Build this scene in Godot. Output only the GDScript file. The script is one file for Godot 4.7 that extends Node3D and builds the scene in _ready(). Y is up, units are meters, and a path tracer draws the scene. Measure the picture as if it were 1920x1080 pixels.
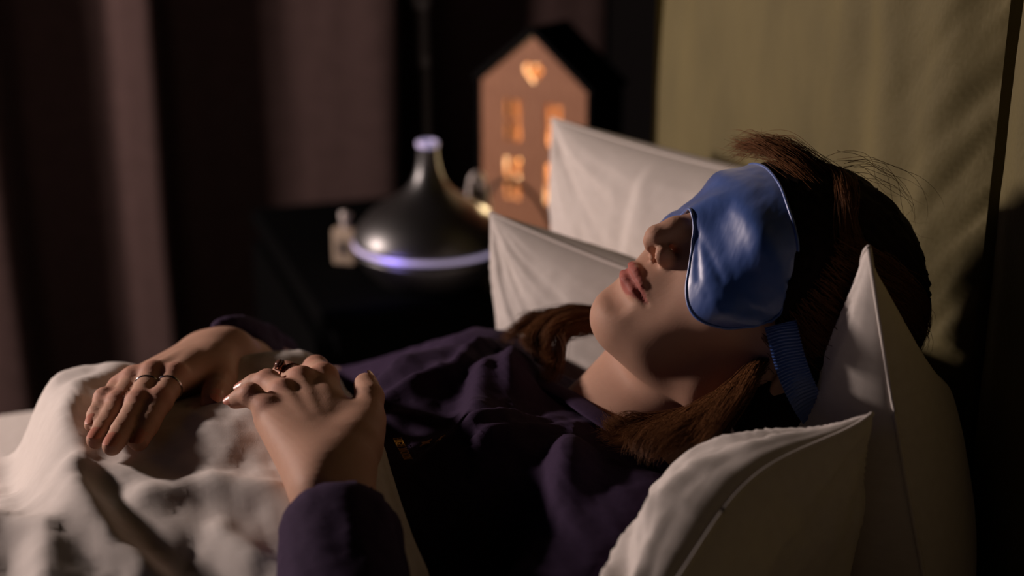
extends Node3D
# A woman asleep on her back in a dark bedroom, lit mainly by a warm lamp out of view to the left.
# y up, metres. Head of the bed towards +x, the near side of the bed towards +z.

const HEAD_O := Vector3(0.4103, 0.6669, 0.0244)
var head_xf := Transform3D(Basis(Vector3(-0.1233, -0.2191, 0.9679), Vector3(0.7474, 0.6211, 0.2358), Vector3(-0.6528, 0.7525, 0.0872)).orthonormalized(), HEAD_O)
var M := {}
var used := {}
var noise := FastNoiseLite.new()
var shirt_field: Sdf

static func V(x: float, y: float, z: float) -> Vector3:
	return Vector3(x, y, z)

# ---------------------------------------------------------------- set-up
func _ready() -> void:
	noise.seed = 7
	noise.frequency = 1.0
	var cam := Camera3D.new()
	cam.name = "camera"
	var at := CameraAttributesPhysical.new()
	at.frustum_focal_length = 59.27
	at.exposure_aperture = 3.2
	at.frustum_focus_distance = 0.97
	cam.attributes = at
	cam.fov = 22.9
	cam.near = 0.05
	cam.far = 50.0
	cam.position = V(0, 1.065, 0.9)
	cam.rotation_degrees = V(-18.5, -19.0, 0)
	add_child(cam)
	var env := Environment.new()
	env.background_mode = Environment.BG_COLOR
	env.background_color = Color(0.06, 0.09, 0.22)
	env.tonemap_mode = Environment.TONE_MAPPER_LINEAR
	env.tonemap_exposure = 1.0
	env.sdfgi_enabled = true
	env.ssao_enabled = true
	env.ssil_enabled = true
	env.volumetric_fog_enabled = true
	env.volumetric_fog_density = 0.0
	var we := WorldEnvironment.new()
	we.name = "surroundings"
	we.environment = env
	add_child(we)
	# cool light out of view at the foot wall, placed to tint pillows and mask
	var cool_light := AreaLight3D.new()
	cool_light.name = "unseen_cool_light"
	cool_light.area_size = Vector2(1.1, 1.1)
	cool_light.light_color = Color(0.52, 0.52, 1.0)
	cool_light.light_energy = 0.045
	cool_light.shadow_enabled = true
	cool_light.position = V(-2.52, 1.5, 0.75)
	cool_light.rotation_degrees = V(0, -90, 0)
	add_child(cool_light)

	materials()
	room()
	bed()
	furniture()
	pillows()
	person()
	sleep_mask()
	duvet()
	rings()

# ---------------------------------------------------------------- small helpers
func numbered(called: String) -> String:
	if not used.has(called):
		used[called] = 0
		return called
	used[called] += 1
	return "%s_%03d" % [called, used[called]]

func tag(o: Node, label: String, category := "", group := "", kind := "") -> Node:
	if label: o.set_meta("label", label)
	if category: o.set_meta("category", category)
	if group: o.set_meta("group", group)
	if kind: o.set_meta("kind", kind)
	return o

func thing(called: String, label: String, category: String, at := Vector3.ZERO, group := "") -> Node3D:
	var o := Node3D.new()
	o.name = numbered(called)
	o.position = at
	add_child(o)
	tag(o, label, category, group)
	return o

func obj(called: String, m: Mesh, mat: Material, parent: Node = self, xf := Transform3D()) -> MeshInstance3D:
	var o := MeshInstance3D.new()
	o.name = numbered(called) if parent == self else called
	o.mesh = m
	o.material_override = mat
	o.transform = xf
	parent.add_child(o, true)
	return o

func structure(called: String, m: Mesh, mat: Material, xf := Transform3D(), parent: Node = self) -> MeshInstance3D:
	var o := obj(called, m, mat, parent, xf)
	if parent == self: o.set_meta("kind", "structure")
	return o

func normals_of(v: PackedVector3Array, idx: PackedInt32Array) -> PackedVector3Array:
	var n := PackedVector3Array()
	n.resize(v.size())
	for t in range(0, idx.size(), 3):
		var a := idx[t]
		var b := idx[t + 1]
		var c := idx[t + 2]
		var f := (v[c] - v[a]).cross(v[b] - v[a])
		n[a] += f
		n[b] += f
		n[c] += f
	for i in n.size():
		n[i] = n[i].normalized()
	return n

func build(v: PackedVector3Array, idx: PackedInt32Array, cols := PackedColorArray(), uvs := PackedVector2Array(), nrm := PackedVector3Array()) -> ArrayMesh:
	var arr := []
	arr.resize(Mesh.ARRAY_MAX)
	arr[Mesh.ARRAY_VERTEX] = v
	arr[Mesh.ARRAY_INDEX] = idx
	arr[Mesh.ARRAY_NORMAL] = nrm if nrm.size() else normals_of(v, idx)
	if cols.size(): arr[Mesh.ARRAY_COLOR] = cols
	if uvs.size(): arr[Mesh.ARRAY_TEX_UV] = uvs
	var m := ArrayMesh.new()
	m.add_surface_from_arrays(Mesh.PRIMITIVE_TRIANGLES, arr)
	return m

# a flat-shaded box with chamfered edges
func box(s: Vector3, c := 0.004) -> ArrayMesh:
	var st := SurfaceTool.new()
	st.begin(Mesh.PRIMITIVE_TRIANGLES)
	var h := s / 2.0
	c = minf(c, minf(h.x, minf(h.y, h.z)) * 0.9)
	var pt := func(sx: float, sy: float, sz: float, ax: int) -> Vector3:
		var p := V(sx * (h.x - c), sy * (h.y - c), sz * (h.z - c))
		p[ax] = [sx, sy, sz][ax] * h[ax]
		return p
	var q := func(a: Vector3, b: Vector3, d: Vector3, e: Vector3) -> void:
		var n := (b - a).cross(d - a)
		var mid := (a + b + d + e) / 4.0
		var l := [a, b, d, e] if n.dot(mid) < 0.0 else [a, e, d, b]
		var nn := n.normalized() * (1.0 if n.dot(mid) > 0.0 else -1.0)
		st.set_smooth_group(-1)
		for k in [0, 1, 2, 0, 2, 3]:
			st.set_normal(nn)
			st.add_vertex(l[k])
	for ax in 3:
		var b1 := (ax + 1) % 3
		var b2 := (ax + 2) % 3
		for s0 in [-1.0, 1.0]:
			var l := []
			for w in [[-1.0, -1.0], [1.0, -1.0], [1.0, 1.0], [-1.0, 1.0]]:
				var d := V(0, 0, 0)
				d[ax] = s0; d[b1] = w[0]; d[b2] = w[1]
				l.append(pt.call(d.x, d.y, d.z, ax))
			q.call(l[0], l[1], l[2], l[3])
		for s1 in [-1.0, 1.0]:
			for s2 in [-1.0, 1.0]:
				var l := []
				for w in [[-1.0, b1], [1.0, b1], [1.0, b2], [-1.0, b2]]:
					var d := V(0, 0, 0)
					d[ax] = w[0]; d[b1] = s1; d[b2] = s2
					l.append(pt.call(d.x, d.y, d.z, w[1]))
				q.call(l[0], l[1], l[2], l[3])
	for sx in [-1.0, 1.0]:
		for sy in [-1.0, 1.0]:
			for sz in [-1.0, 1.0]:
				var a: Vector3 = pt.call(sx, sy, sz, 0)
				var b: Vector3 = pt.call(sx, sy, sz, 1)
				var d: Vector3 = pt.call(sx, sy, sz, 2)
				q.call(a, b, d, d)
	return st.commit()

func xbox(lo: Vector3, hi: Vector3, called: String, mat: Material, parent: Node = self, c := 0.004) -> MeshInstance3D:
	return obj(called, box(hi - lo, c), mat, parent, Transform3D(Basis(), (lo + hi) / 2.0))

# tube along points; radius may be a number or an array of them
func tube(pts: Array, r: Variant, sides := 10, closed := false, flat := 1.0, upv := Vector3.UP) -> ArrayMesh:
	var v := PackedVector3Array()
	var idx := PackedInt32Array()
	var n := pts.size()
	for i in n:
		var a: Vector3 = pts[(i - 1 + n) % n] if closed or i > 0 else pts[i]
		var b: Vector3 = pts[(i + 1) % n] if closed or i < n - 1 else pts[i]
		var t := (b - a).normalized()
		var u := (upv - t * upv.dot(t))
		u = u.normalized() if u.length() > 0.05 else t.cross(V(0.3, 0.1, 0.9)).normalized()
		var w := t.cross(u)
		var rr: float = r[i] if r is Array else r
		for k in sides:
			var ang := TAU * k / sides
			v.append(pts[i] + (u * cos(ang) * flat + w * sin(ang)) * rr)
	var rows := n if closed else n - 1
	for i in rows:
		for k in sides:
			var a := i * sides + k
			var b := i * sides + (k + 1) % sides
			var c := ((i + 1) % n) * sides + k
			var d := ((i + 1) % n) * sides + (k + 1) % sides
			idx.append_array([a, c, b, b, c, d])
	if not closed:
		for e in [0, n - 1]:
			var ci := v.size()
			v.append(pts[e])
			for k in sides:
				var a: int = e * sides + k
				var b: int = e * sides + (k + 1) % sides
				idx.append_array([ci, a, b] if e == 0 else [ci, b, a])
	return build(v, idx)

# surface of revolution about y; profile points (radius, height)
func lathe(prof: Array, seg := 48) -> ArrayMesh:
	var v := PackedVector3Array()
	var idx := PackedInt32Array()
	for p in prof:
		for k in seg:
			v.append(V(p[0] * cos(TAU * k / seg), p[1], p[0] * sin(TAU * k / seg)))
	for i in prof.size() - 1:
		for k in seg:
			var a := i * seg + k
			var b := i * seg + (k + 1) % seg
			idx.append_array([a, b, a + seg, b, b + seg, a + seg])
	return build(v, idx)

func spline(ctrl: Array, n: int) -> Array:
	var out := []
	var m := ctrl.size()
	for i in n:
		var t := float(i) / (n - 1) * (m - 1)
		var k := mini(int(t), m - 2)
		var f := t - k
		var a: Vector3 = ctrl[maxi(k - 1, 0)]
		var d: Vector3 = ctrl[mini(k + 2, m - 1)]
		out.append((ctrl[k] as Vector3).cubic_interpolate(ctrl[k + 1], a, d, f))
	return out

func ramp(tab: Array, x: float) -> float:
	if x <= tab[0][0]: return tab[0][1]
	for i in tab.size() - 1:
		if x <= tab[i + 1][0]:
			var t: float = (x - tab[i][0]) / (tab[i + 1][0] - tab[i][0])
			var a: float = tab[maxi(i - 1, 0)][1]
			var d: float = tab[mini(i + 2, tab.size() - 1)][1]
			return cubic_interpolate(tab[i][1], tab[i + 1][1], a, d, t)
	return tab[-1][1]

# a sheet of n by m points
func sheet(n: int, m: int, f: Callable, flip := false) -> ArrayMesh:
	var v := PackedVector3Array()
	var uv := PackedVector2Array()
	for j in m:
		for i in n:
			v.append(f.call(float(i) / (n - 1), float(j) / (m - 1)))
			uv.append(Vector2(float(i) / (n - 1), float(j) / (m - 1)))
	return build(v, sheet_idx(n, m, 0, flip), PackedColorArray(), uv)

func sheet_idx(n: int, m: int, base: int, flip: bool) -> PackedInt32Array:
	var idx := PackedInt32Array()
	for j in m - 1:
		for i in n - 1:
			var a := base + j * n + i
			if flip: idx.append_array([a, a + 1, a + n, a + 1, a + n + 1, a + n])
			else: idx.append_array([a, a + n, a + 1, a + 1, a + n, a + n + 1])
	return idx

func noise_tex(freq: float, as_normal := false, strength := 4.0, lo := Color.BLACK, hi := Color.WHITE, size := 512, kind := FastNoiseLite.TYPE_SIMPLEX_SMOOTH) -> NoiseTexture2D:
	var t := NoiseTexture2D.new()
	t.width = size
	t.height = size
	t.seamless = true
	t.as_normal_map = as_normal
	t.bump_strength = strength
	var n := FastNoiseLite.new()
	n.seed = int(freq * 1000.0)
	n.noise_type = kind
	n.frequency = freq
	n.fractal_octaves = 4
	t.noise = n
	if not as_normal:
		var g := Gradient.new()
		g.set_color(0, lo)
		g.set_color(1, hi)
		t.color_ramp = g
	return t

func mat(called: String, c: Color, rough := 0.8, metal := 0.0, spec := 0.5) -> StandardMaterial3D:
	var m := StandardMaterial3D.new()
	m.resource_name = called
	m.albedo_color = c
	m.roughness = rough
	m.metallic = metal
	m.metallic_specular = spec
	M[called] = m
	return m

func textured(m: StandardMaterial3D, tex: Texture2D, nrm: Texture2D, scale: Vector3, depth := 0.5) -> StandardMaterial3D:
	m.albedo_texture = tex
	m.uv1_triplanar = true
	m.uv1_world_triplanar = true
	m.uv1_scale = scale
	if nrm:
		m.normal_enabled = true
		m.normal_texture = nrm
		m.normal_scale = depth
	return m

func materials() -> void:
	var weave := noise_tex(0.12, true, 3.0)
	var m := mat("cotton", Color(0.86, 0.83, 0.80), 0.85)
	textured(m, noise_tex(0.01, false, 0, Color(0.95, 0.945, 0.94), Color.WHITE), weave, V(16, 16, 16), 0.15)
	m.rim_enabled = true; m.rim = 0.3
	m = mat("sheet_cotton", Color(0.86, 0.83, 0.80), 0.85)
	textured(m, noise_tex(0.012, false, 0, Color(0.95, 0.945, 0.94), Color.WHITE), weave, V(16, 16, 16), 0.15)
	m = mat("velvet", Color(0.445, 0.405, 0.245), 0.8)
	textured(m, noise_tex(0.006, false, 0, Color(0.84, 0.84, 0.82), Color.WHITE), noise_tex(0.2, true, 2.0), V(3, 1.4, 3), 0.25)
	m.rim_enabled = true; m.rim = 0.35; m.rim_tint = 0.8
	m = mat("jersey", Color(0.21, 0.145, 0.25), 0.9, 0.0, 0.3)
	textured(m, noise_tex(0.05, false, 0, Color(0.85, 0.85, 0.87), Color.WHITE), noise_tex(0.3, true, 3.0), V(9, 9, 9), 0.3)
	m.rim_enabled = true; m.rim = 0.35; m.rim_tint = 0.9
	m = mat("skin", Color(0.93, 0.93, 0.93), 0.6, 0.0, 0.28)
	m.vertex_color_use_as_albedo = true
	m.subsurf_scatter_enabled = true
	m.subsurf_scatter_strength = 0.06
	m.uv1_triplanar = true
	m.uv1_scale = V(12, 12, 12)
	m.normal_enabled = true
	m.normal_texture = noise_tex(0.09, true, 2.0)
	m.normal_scale = 0.18
	m = mat("nail", Color(0.76, 0.50, 0.42), 0.34, 0.0, 0.5)
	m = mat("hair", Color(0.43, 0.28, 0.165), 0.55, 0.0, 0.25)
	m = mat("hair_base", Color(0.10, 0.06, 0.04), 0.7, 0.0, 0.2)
	m = mat("satin", Color(0.02, 0.30, 0.64), 0.44, 0.0, 1.0)
	textured(m, null, noise_tex(0.25, true, 2.0), V(10, 10, 10), 0.12)
	m.rim_enabled = true; m.rim = 0.75; m.rim_tint = 0.0
	m.clearcoat_enabled = true; m.clearcoat = 1.0; m.clearcoat_roughness = 0.42
	m = mat("silver", Color(0.86, 0.82, 0.80), 0.16, 1.0)
	m = mat("antique", Color(0.45, 0.30, 0.24), 0.3, 1.0)
	m = mat("smoky_quartz", Color(0.42, 0.29, 0.25), 0.1, 0.0, 0.9)
	m = mat("curtain_cloth", Color(0.285, 0.225, 0.215), 0.95, 0.0, 0.2)
	textured(m, noise_tex(0.02, false, 0, Color(0.86, 0.86, 0.86), Color.WHITE), noise_tex(0.2, true, 2.0), V(3, 3, 3), 0.2)
	m = mat("black_lacquer", Color(0.014, 0.015, 0.016), 0.85, 0.0, 0.12)
	m = mat("dark_wood", Color(0.05, 0.032, 0.026), 0.42, 0.0, 0.7)
	m.uv1_triplanar = true
	m.clearcoat_enabled = true; m.clearcoat = 0.7; m.clearcoat_roughness = 0.36
	m.uv1_scale = V(4, 26, 4)
	m.albedo_texture = noise_tex(0.02, false, 0, Color(0.6, 0.55, 0.5), Color.WHITE)
	m = mat("pale_wood", Color(0.66, 0.46, 0.33), 0.65)
	m.uv1_triplanar = true
	m.uv1_scale = V(26, 3, 26)
	m.albedo_texture = noise_tex(0.02, false, 0, Color(0.80, 0.75, 0.70), Color.WHITE)
	m = mat("black_paint", Color(0.02, 0.022, 0.025), 0.75, 0.0, 0.2)
	m = mat("wall_paint", Color(0.055, 0.05, 0.05), 0.95, 0.0, 0.1)
	m = mat("floor_wood", Color(0.14, 0.10, 0.075), 0.6)
	m = mat("frame_cloth", Color(0.10, 0.095, 0.07), 0.9)
	m = mat("white_plastic", Color(0.82, 0.78, 0.76), 0.4)
	m = mat("black_rubber", Color(0.03, 0.028, 0.028), 0.6)
	m = mat("gold_print", Color(0.72, 0.52, 0.16), 0.5)
	m = mat("grey_print", Color(0.33, 0.30, 0.29), 0.85)
	m = mat("label_print", Color(0.36, 0.32, 0.29), 0.7)
	m = mat("frosted_glass", Color(0.70, 0.63, 0.55), 0.35, 0.0, 0.6)
	m = mat("window_frame", Color(0.5, 0.5, 0.5), 0.6)
	m = mat("pane", Color(0.8, 0.85, 0.9, 0.08), 0.02)
	m.transparency = BaseMaterial3D.TRANSPARENCY_ALPHA
	m = mat("lamp_metal", Color(0.05, 0.05, 0.05), 0.4, 0.8)
	m = glow("lamp_bulb", Color(1.0, 0.74, 0.52), 6.0)
	m = glow("led_ring", Color(0.80, 0.76, 0.92), 0.30)
	m = glow("fairy_light", Color(1.0, 0.80, 0.50), 5.0)

func glow(called: String, c: Color, e: float) -> StandardMaterial3D:
	var m := mat(called, c, 0.5)
	m.emission_enabled = true
	m.emission = c
	m.emission_energy_multiplier = e
	return m

# ---------------------------------------------------------------- distance fields
class Sdf:
	var a := PackedVector3Array()
	var b := PackedVector3Array()
	var ra := PackedFloat32Array()
	var rb := PackedFloat32Array()
	var k := PackedFloat32Array()
	var op := PackedByteArray()      # 0 capsule, 1 minus capsule, 2 ellipsoid, 3 minus ellipsoid, 5 cut away beyond a plane
	var inv: Array[Basis] = []
	var every := PackedInt32Array()

	func put(o: int, p: Vector3, q: Vector3, r0: float, r1: float, kk: float, bs := Basis()) -> void:
		every.append(op.size())
		op.append(o); a.append(p); b.append(q); ra.append(r0); rb.append(r1); k.append(kk); inv.append(bs)
	func cap(p: Vector3, q: Vector3, r0: float, r1: float, kk := 0.01) -> void:
		put(0, p, q, r0, r1, kk)
	func cut(p: Vector3, q: Vector3, r0: float, r1: float, kk := 0.004) -> void:
		put(1, p, q, r0, r1, kk)
	func ell(c: Vector3, r: Vector3, kk := 0.01, turn := Basis()) -> void:
		put(2, c, r, 0, 0, kk, turn.inverse())
	func hollow(c: Vector3, r: Vector3, kk := 0.004, turn := Basis()) -> void:
		put(3, c, r, 0, 0, kk, turn.inverse())
	func plane(p: Vector3, n: Vector3, kk := 0.004) -> void:
		put(5, p, n.normalized(), 0, 0, kk)

	func one(i: int, p: Vector3) -> float:
		var o := op[i]
		if o < 2:
			var ab := b[i] - a[i]
			var l := ab.length_squared()
			var t := clampf((p - a[i]).dot(ab) / l, 0.0, 1.0) if l > 1e-12 else 0.0
			return (p - a[i] - ab * t).length() - lerpf(ra[i], rb[i], t)
		if o < 4:
			var q := inv[i] * (p - a[i])
			var r := b[i]
			var k0 := (q / r).length()
			if k0 < 1e-4: return -minf(r.x, minf(r.y, r.z))
			return k0 * (k0 - 1.0) / (q / (r * r)).length()
		return (p - a[i]).dot(b[i])

	func val(p: Vector3, ids: PackedInt32Array) -> float:
		var d := 10.0
		for i in ids:
			var o := op[i]
			var e := one(i, p)
			var kk := k[i]
			if o == 0 or o == 2:
				var h := maxf(kk - absf(d - e), 0.0)
				d = minf(d, e) - (h * h * 0.25 / kk if kk > 0.0 else 0.0)
			else:
				if o != 5: e = -e
				var h := maxf(kk - absf(d - e), 0.0)
				d = maxf(d, e) + (h * h * 0.25 / kk if kk > 0.0 else 0.0)
		return d

	func dist(p: Vector3) -> float:
		return val(p, every)

	# surface nets: one vertex in each crossed cell, one quad round each crossed edge
	func nets(lo: Vector3, hi: Vector3, cell: float) -> Array:
		var B := 6
		var nb := Vector3i(((hi - lo) / (cell * B)).ceil())
		var nx := nb.x * B + 1
		var ny := nb.y * B + 1
		var nz := nb.z * B + 1
		var vals := PackedFloat32Array()
		vals.resize(nx * ny * nz)
		vals.fill(1.0)
		var hd := cell * B * 0.87
		var live: Array[Vector3i] = []
		for bz in nb.z:
			for by in nb.y:
				for bx in nb.x:
					var c := lo + V3(bx + 0.5, by + 0.5, bz + 0.5) * cell * B
					var best := 10.0
					var ds := PackedFloat32Array()
					for i in every:
						var e := one(i, c)
						ds.append(e)
						if (op[i] == 0 or op[i] == 2) and e < best: best = e
					if best > hd * 1.6 + 0.02: continue
					var ids := PackedInt32Array()
					for i in every:
						if op[i] == 0 or op[i] == 2:
							if ds[i] < best + 2.2 * hd + k[i]: ids.append(i)
						elif op[i] == 5:
							if ds[i] > -hd * 1.2 - k[i]: ids.append(i)
						elif ds[i] < hd * 1.6 + k[i]: ids.append(i)
					var dc := val(c, ids)
					var full := absf(dc) < hd * 1.5 + 2.0 * cell
					if not full and dc > 0.0: continue
					if full: live.append(Vector3i(bx, by, bz))
					for z in B:
						for y in B:
							var row := ((bz * B + z) * ny + by * B + y) * nx + bx * B
							for x in B:
								vals[row + x] = val(lo + V3(bx * B + x, by * B + y, bz * B + z) * cell, ids) if full else -1.0
		var cells := PackedInt32Array()
		cells.resize(nx * ny * nz)
		cells.fill(-1)
		var verts := PackedVector3Array()
		var offs := PackedInt32Array([0, 1, nx, nx + 1, nx * ny, nx * ny + 1, nx * ny + nx, nx * ny + nx + 1])
		var edges := [[0, 1], [2, 3], [4, 5], [6, 7], [0, 2], [1, 3], [4, 6], [5, 7], [0, 4], [1, 5], [2, 6], [3, 7]]
		var corner := PackedVector3Array()
		for c in 8: corner.append(V3(c & 1, (c >> 1) & 1, c >> 2))
		for blk in live:
			for z in B:
				for y in B:
					for x in B:
						var i := blk.x * B + x
						var j := blk.y * B + y
						var l := blk.z * B + z
						var at := (l * ny + j) * nx + i
						if i >= nx - 1 or j >= ny - 1 or l >= nz - 1: continue
						var mask := 0
						for c in 8:
							if vals[at + offs[c]] < 0.0: mask |= 1 << c
						if mask == 0 or mask == 255: continue
						var sum := Vector3.ZERO
						var n := 0
						for e in edges:
							var e0: int = e[0]
							var e1: int = e[1]
							if ((mask >> e0) & 1) != ((mask >> e1) & 1):
								var v0 := vals[at + offs[e0]]
								var v1 := vals[at + offs[e1]]
								sum += corner[e0].lerp(corner[e1], v0 / (v0 - v1))
								n += 1
						cells[at] = verts.size()
						verts.append(lo + (V3(i, j, l) + sum / n) * cell)
		var idx := PackedInt32Array()
		var step := [1, nx, nx * ny]
		for blk in live:
			for z in B:
				for y in B:
					for x in B:
						var i := blk.x * B + x
						var j := blk.y * B + y
						var l := blk.z * B + z
						if i < 1 or j < 1 or l < 1: continue
						var at := (l * ny + j) * nx + i
						var s0 := vals[at] < 0.0
						for ax in 3:
							var far: int = at + step[ax]
							if far >= vals.size(): continue
							if (vals[far] < 0.0) == s0: continue
							var u: int = step[(ax + 1) % 3]
							var w: int = step[(ax + 2) % 3]
							var a0 := cells[at - u - w]
							var b0 := cells[at - w]
							var c0 := cells[at]
							var d0 := cells[at - u]
							if a0 < 0 or b0 < 0 or c0 < 0 or d0 < 0: continue
							if s0: idx.append_array([a0, d0, c0, a0, c0, b0])
							else: idx.append_array([a0, b0, c0, a0, c0, d0])
		return [verts, idx]

	static func V3(x: float, y: float, z: float) -> Vector3:
		return Vector3(x, y, z)

	# distance along a ray to the surface
	func hit(o: Vector3, d: Vector3, most := 0.4) -> float:
		var t := 0.0
		for i in 60:
			var e := dist(o + d * t)
			if e < 0.0003: return t
			t += e * 0.9
			if t > most: break
		return most

# ---------------------------------------------------------------- room
func room() -> void:
	var wp: Material = M.wall_paint
	var lo := V(-2.6, 0, -1.62)
	var hi := V(0.95, 2.5, 2.2)
	var t := 0.12
	for w in [["floor", V(lo.x - t, -t, lo.z - t), V(hi.x + t, 0, hi.z + t), M.floor_wood], ["ceiling", V(lo.x - t, hi.y, lo.z - t), V(hi.x + t, hi.y + t, hi.z + t), wp],
			["wall_head", V(hi.x, 0, lo.z - t), V(hi.x + t, hi.y, hi.z + t), wp], ["wall_back", V(lo.x - t, 0, lo.z - t), V(hi.x, hi.y, lo.z), wp],
			["wall_near", V(lo.x - t, 0, hi.z), V(hi.x, hi.y, hi.z + t), wp]]:
		structure(w[0], box(w[2] - w[1], 0.001), w[3], Transform3D(Basis(), (w[1] + w[2]) / 2.0))
	# foot wall, out of view, with the opening of an unseen window
	var st := SurfaceTool.new()
	st.begin(Mesh.PRIMITIVE_TRIANGLES)
	for p in [[V(lo.x - t, 0, lo.z), V(lo.x, 0.9, hi.z)], [V(lo.x - t, 2.1, lo.z), V(lo.x, 2.5, hi.z)], [V(lo.x - t, 0.9, lo.z), V(lo.x, 2.1, 0.15)], [V(lo.x - t, 0.9, 1.35), V(lo.x, 2.1, hi.z)]]:
		st.append_from(box(p[1] - p[0], 0.0005), 0, Transform3D(Basis(), (p[0] + p[1]) / 2.0))
	structure("wall_foot", st.commit(), wp)
	var w1 := Node3D.new()  # window out of view, placed where the cool light comes in
	w1.name = "unseen_window_1"
	w1.set_meta("kind", "structure")
	add_child(w1)
	for p in [[V(-2.68, 0.9, 0.15), V(-2.62, 0.95, 1.35)], [V(-2.68, 2.05, 0.15), V(-2.62, 2.1, 1.35)], [V(-2.68, 0.95, 0.15), V(-2.62, 2.05, 0.2)], [V(-2.68, 0.95, 1.3), V(-2.62, 2.05, 1.35)], [V(-2.68, 0.95, 0.73), V(-2.62, 2.05, 0.77)]]:
		xbox(p[0], p[1], "window_frame", M.window_frame, w1)
	for z in [[0.2, 0.73], [0.77, 1.3]]:
		xbox(V(-2.653, 0.95, z[0]), V(-2.647, 2.05, z[1]), "pane", M.pane, w1, 0.0005)
	# curtain along the wall beyond the nightstand: deep, uneven folds
	var prof := [[-2.5, -0.02], [-2.36, 0.07], [-2.3, 0.0], [-2.1, 0.0], [-1.95, 0.08], [-1.9, 0.0], [-1.7, -0.01], [-1.56, 0.07], [-1.5, 0.0], [-1.3, 0.0], [-1.16, 0.08], [-1.1, 0.0], [-0.9, 0.0], [-0.75, 0.08], [-0.69, 0.0],
		[-0.5, 0.0], [-0.36, 0.08], [-0.31, 0.0], [-0.16, 0.0], [-0.05, 0.045], [0.0, 0.0], [0.125, 0.0], [0.165, 0.028], [0.195, 0.045], [0.225, 0.010], [0.30, -0.004], [0.40, 0.004], [0.48, 0.036], [0.575, 0.08], [0.61, 0.02], [0.70, 0.0], [0.82, 0.035], [0.88, 0.06], [0.94, 0.075]]
	var n := 560
	var v := PackedVector3Array()
	var rows := 14
	for side in 2:
		for j in rows:
			var y := lerpf(0.015, 2.49, float(j) / (rows - 1))
			for i in n:
				var x := lerpf(-2.5, 0.94, float(i) / (n - 1))
				var sway := 0.012 * noise.get_noise_2d(y * 0.8, x * 0.6) * (2.5 - y)
				var z := -1.43 + ramp(prof, x + sway) + 0.004 * noise.get_noise_2d(x * 14.0, y * 1.5) - 0.003 * side
				v.append(V(x, y, z))
	var idx := sheet_idx(n, rows, 0, false)
	idx.append_array(sheet_idx(n, rows, n * rows, true))
	for i in n - 1:
		var b := n * rows
		idx.append_array([i, i + 1, b + i, i + 1, b + i + 1, b + i])
	tag(obj("curtain", build(v, idx), M.curtain_cloth), "heavy mauve brown curtain hanging in deep folds behind the nightstand", "curtain")
	# floor lamp out of view, placed to light bed and face from the far left
	var at := V(-1.18, 0, -1.10)
	var l := thing("unseen_floor_lamp", "black floor lamp with a cone head, out of view, lighting the bed from the far left", "lamp", at)
	obj("base", lathe([[0.0, 0.0], [0.14, 0.0], [0.14, 0.014], [0.13, 0.02], [0.02, 0.026], [0.0, 0.026]]), M.lamp_metal, l)
	obj("pole", tube([V(0, 0.02, 0), V(0, 0.6, 0), V(0, 1.02, 0), V(-0.05, 1.17, 0), V(-0.12, 1.23, 0)], 0.011), M.lamp_metal, l)
	var head := Node3D.new()
	head.name = "lamp_head"
	l.add_child(head)
	head.position = V(0, 1.18, 0)
	var aim := (V(0.35, 0.68, -0.05) - (at + head.position)).normalized()
	head.basis = Basis(Quaternion(Vector3.DOWN, aim))
	obj("lamp_shade", lathe([[0.02, 0.13], [0.08, 0.12], [0.14, 0.04], [0.165, -0.03], [0.162, -0.03], [0.137, 0.04], [0.077, 0.117], [0.0, 0.122]]), M.lamp_metal, head)
	var bulb := SphereMesh.new()
	bulb.radius = 0.085
	bulb.height = 0.17
	obj("lamp_bulb", bulb, M.lamp_bulb, head)
	var spot := SpotLight3D.new()
	spot.name = "unseen_lamp_light"
	spot.light_color = Color(1.0, 0.91, 0.88)
	spot.light_energy = 3.3
	spot.light_size = 0.085
	spot.spot_range = 8.0
	spot.spot_angle = 75.0
	spot.spot_angle_attenuation = 0.3
	spot.spot_attenuation = 2.0
	spot.shadow_enabled = true
	spot.rotation_degrees = V(-90, 0, 0)
	head.add_child(spot)

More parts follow.
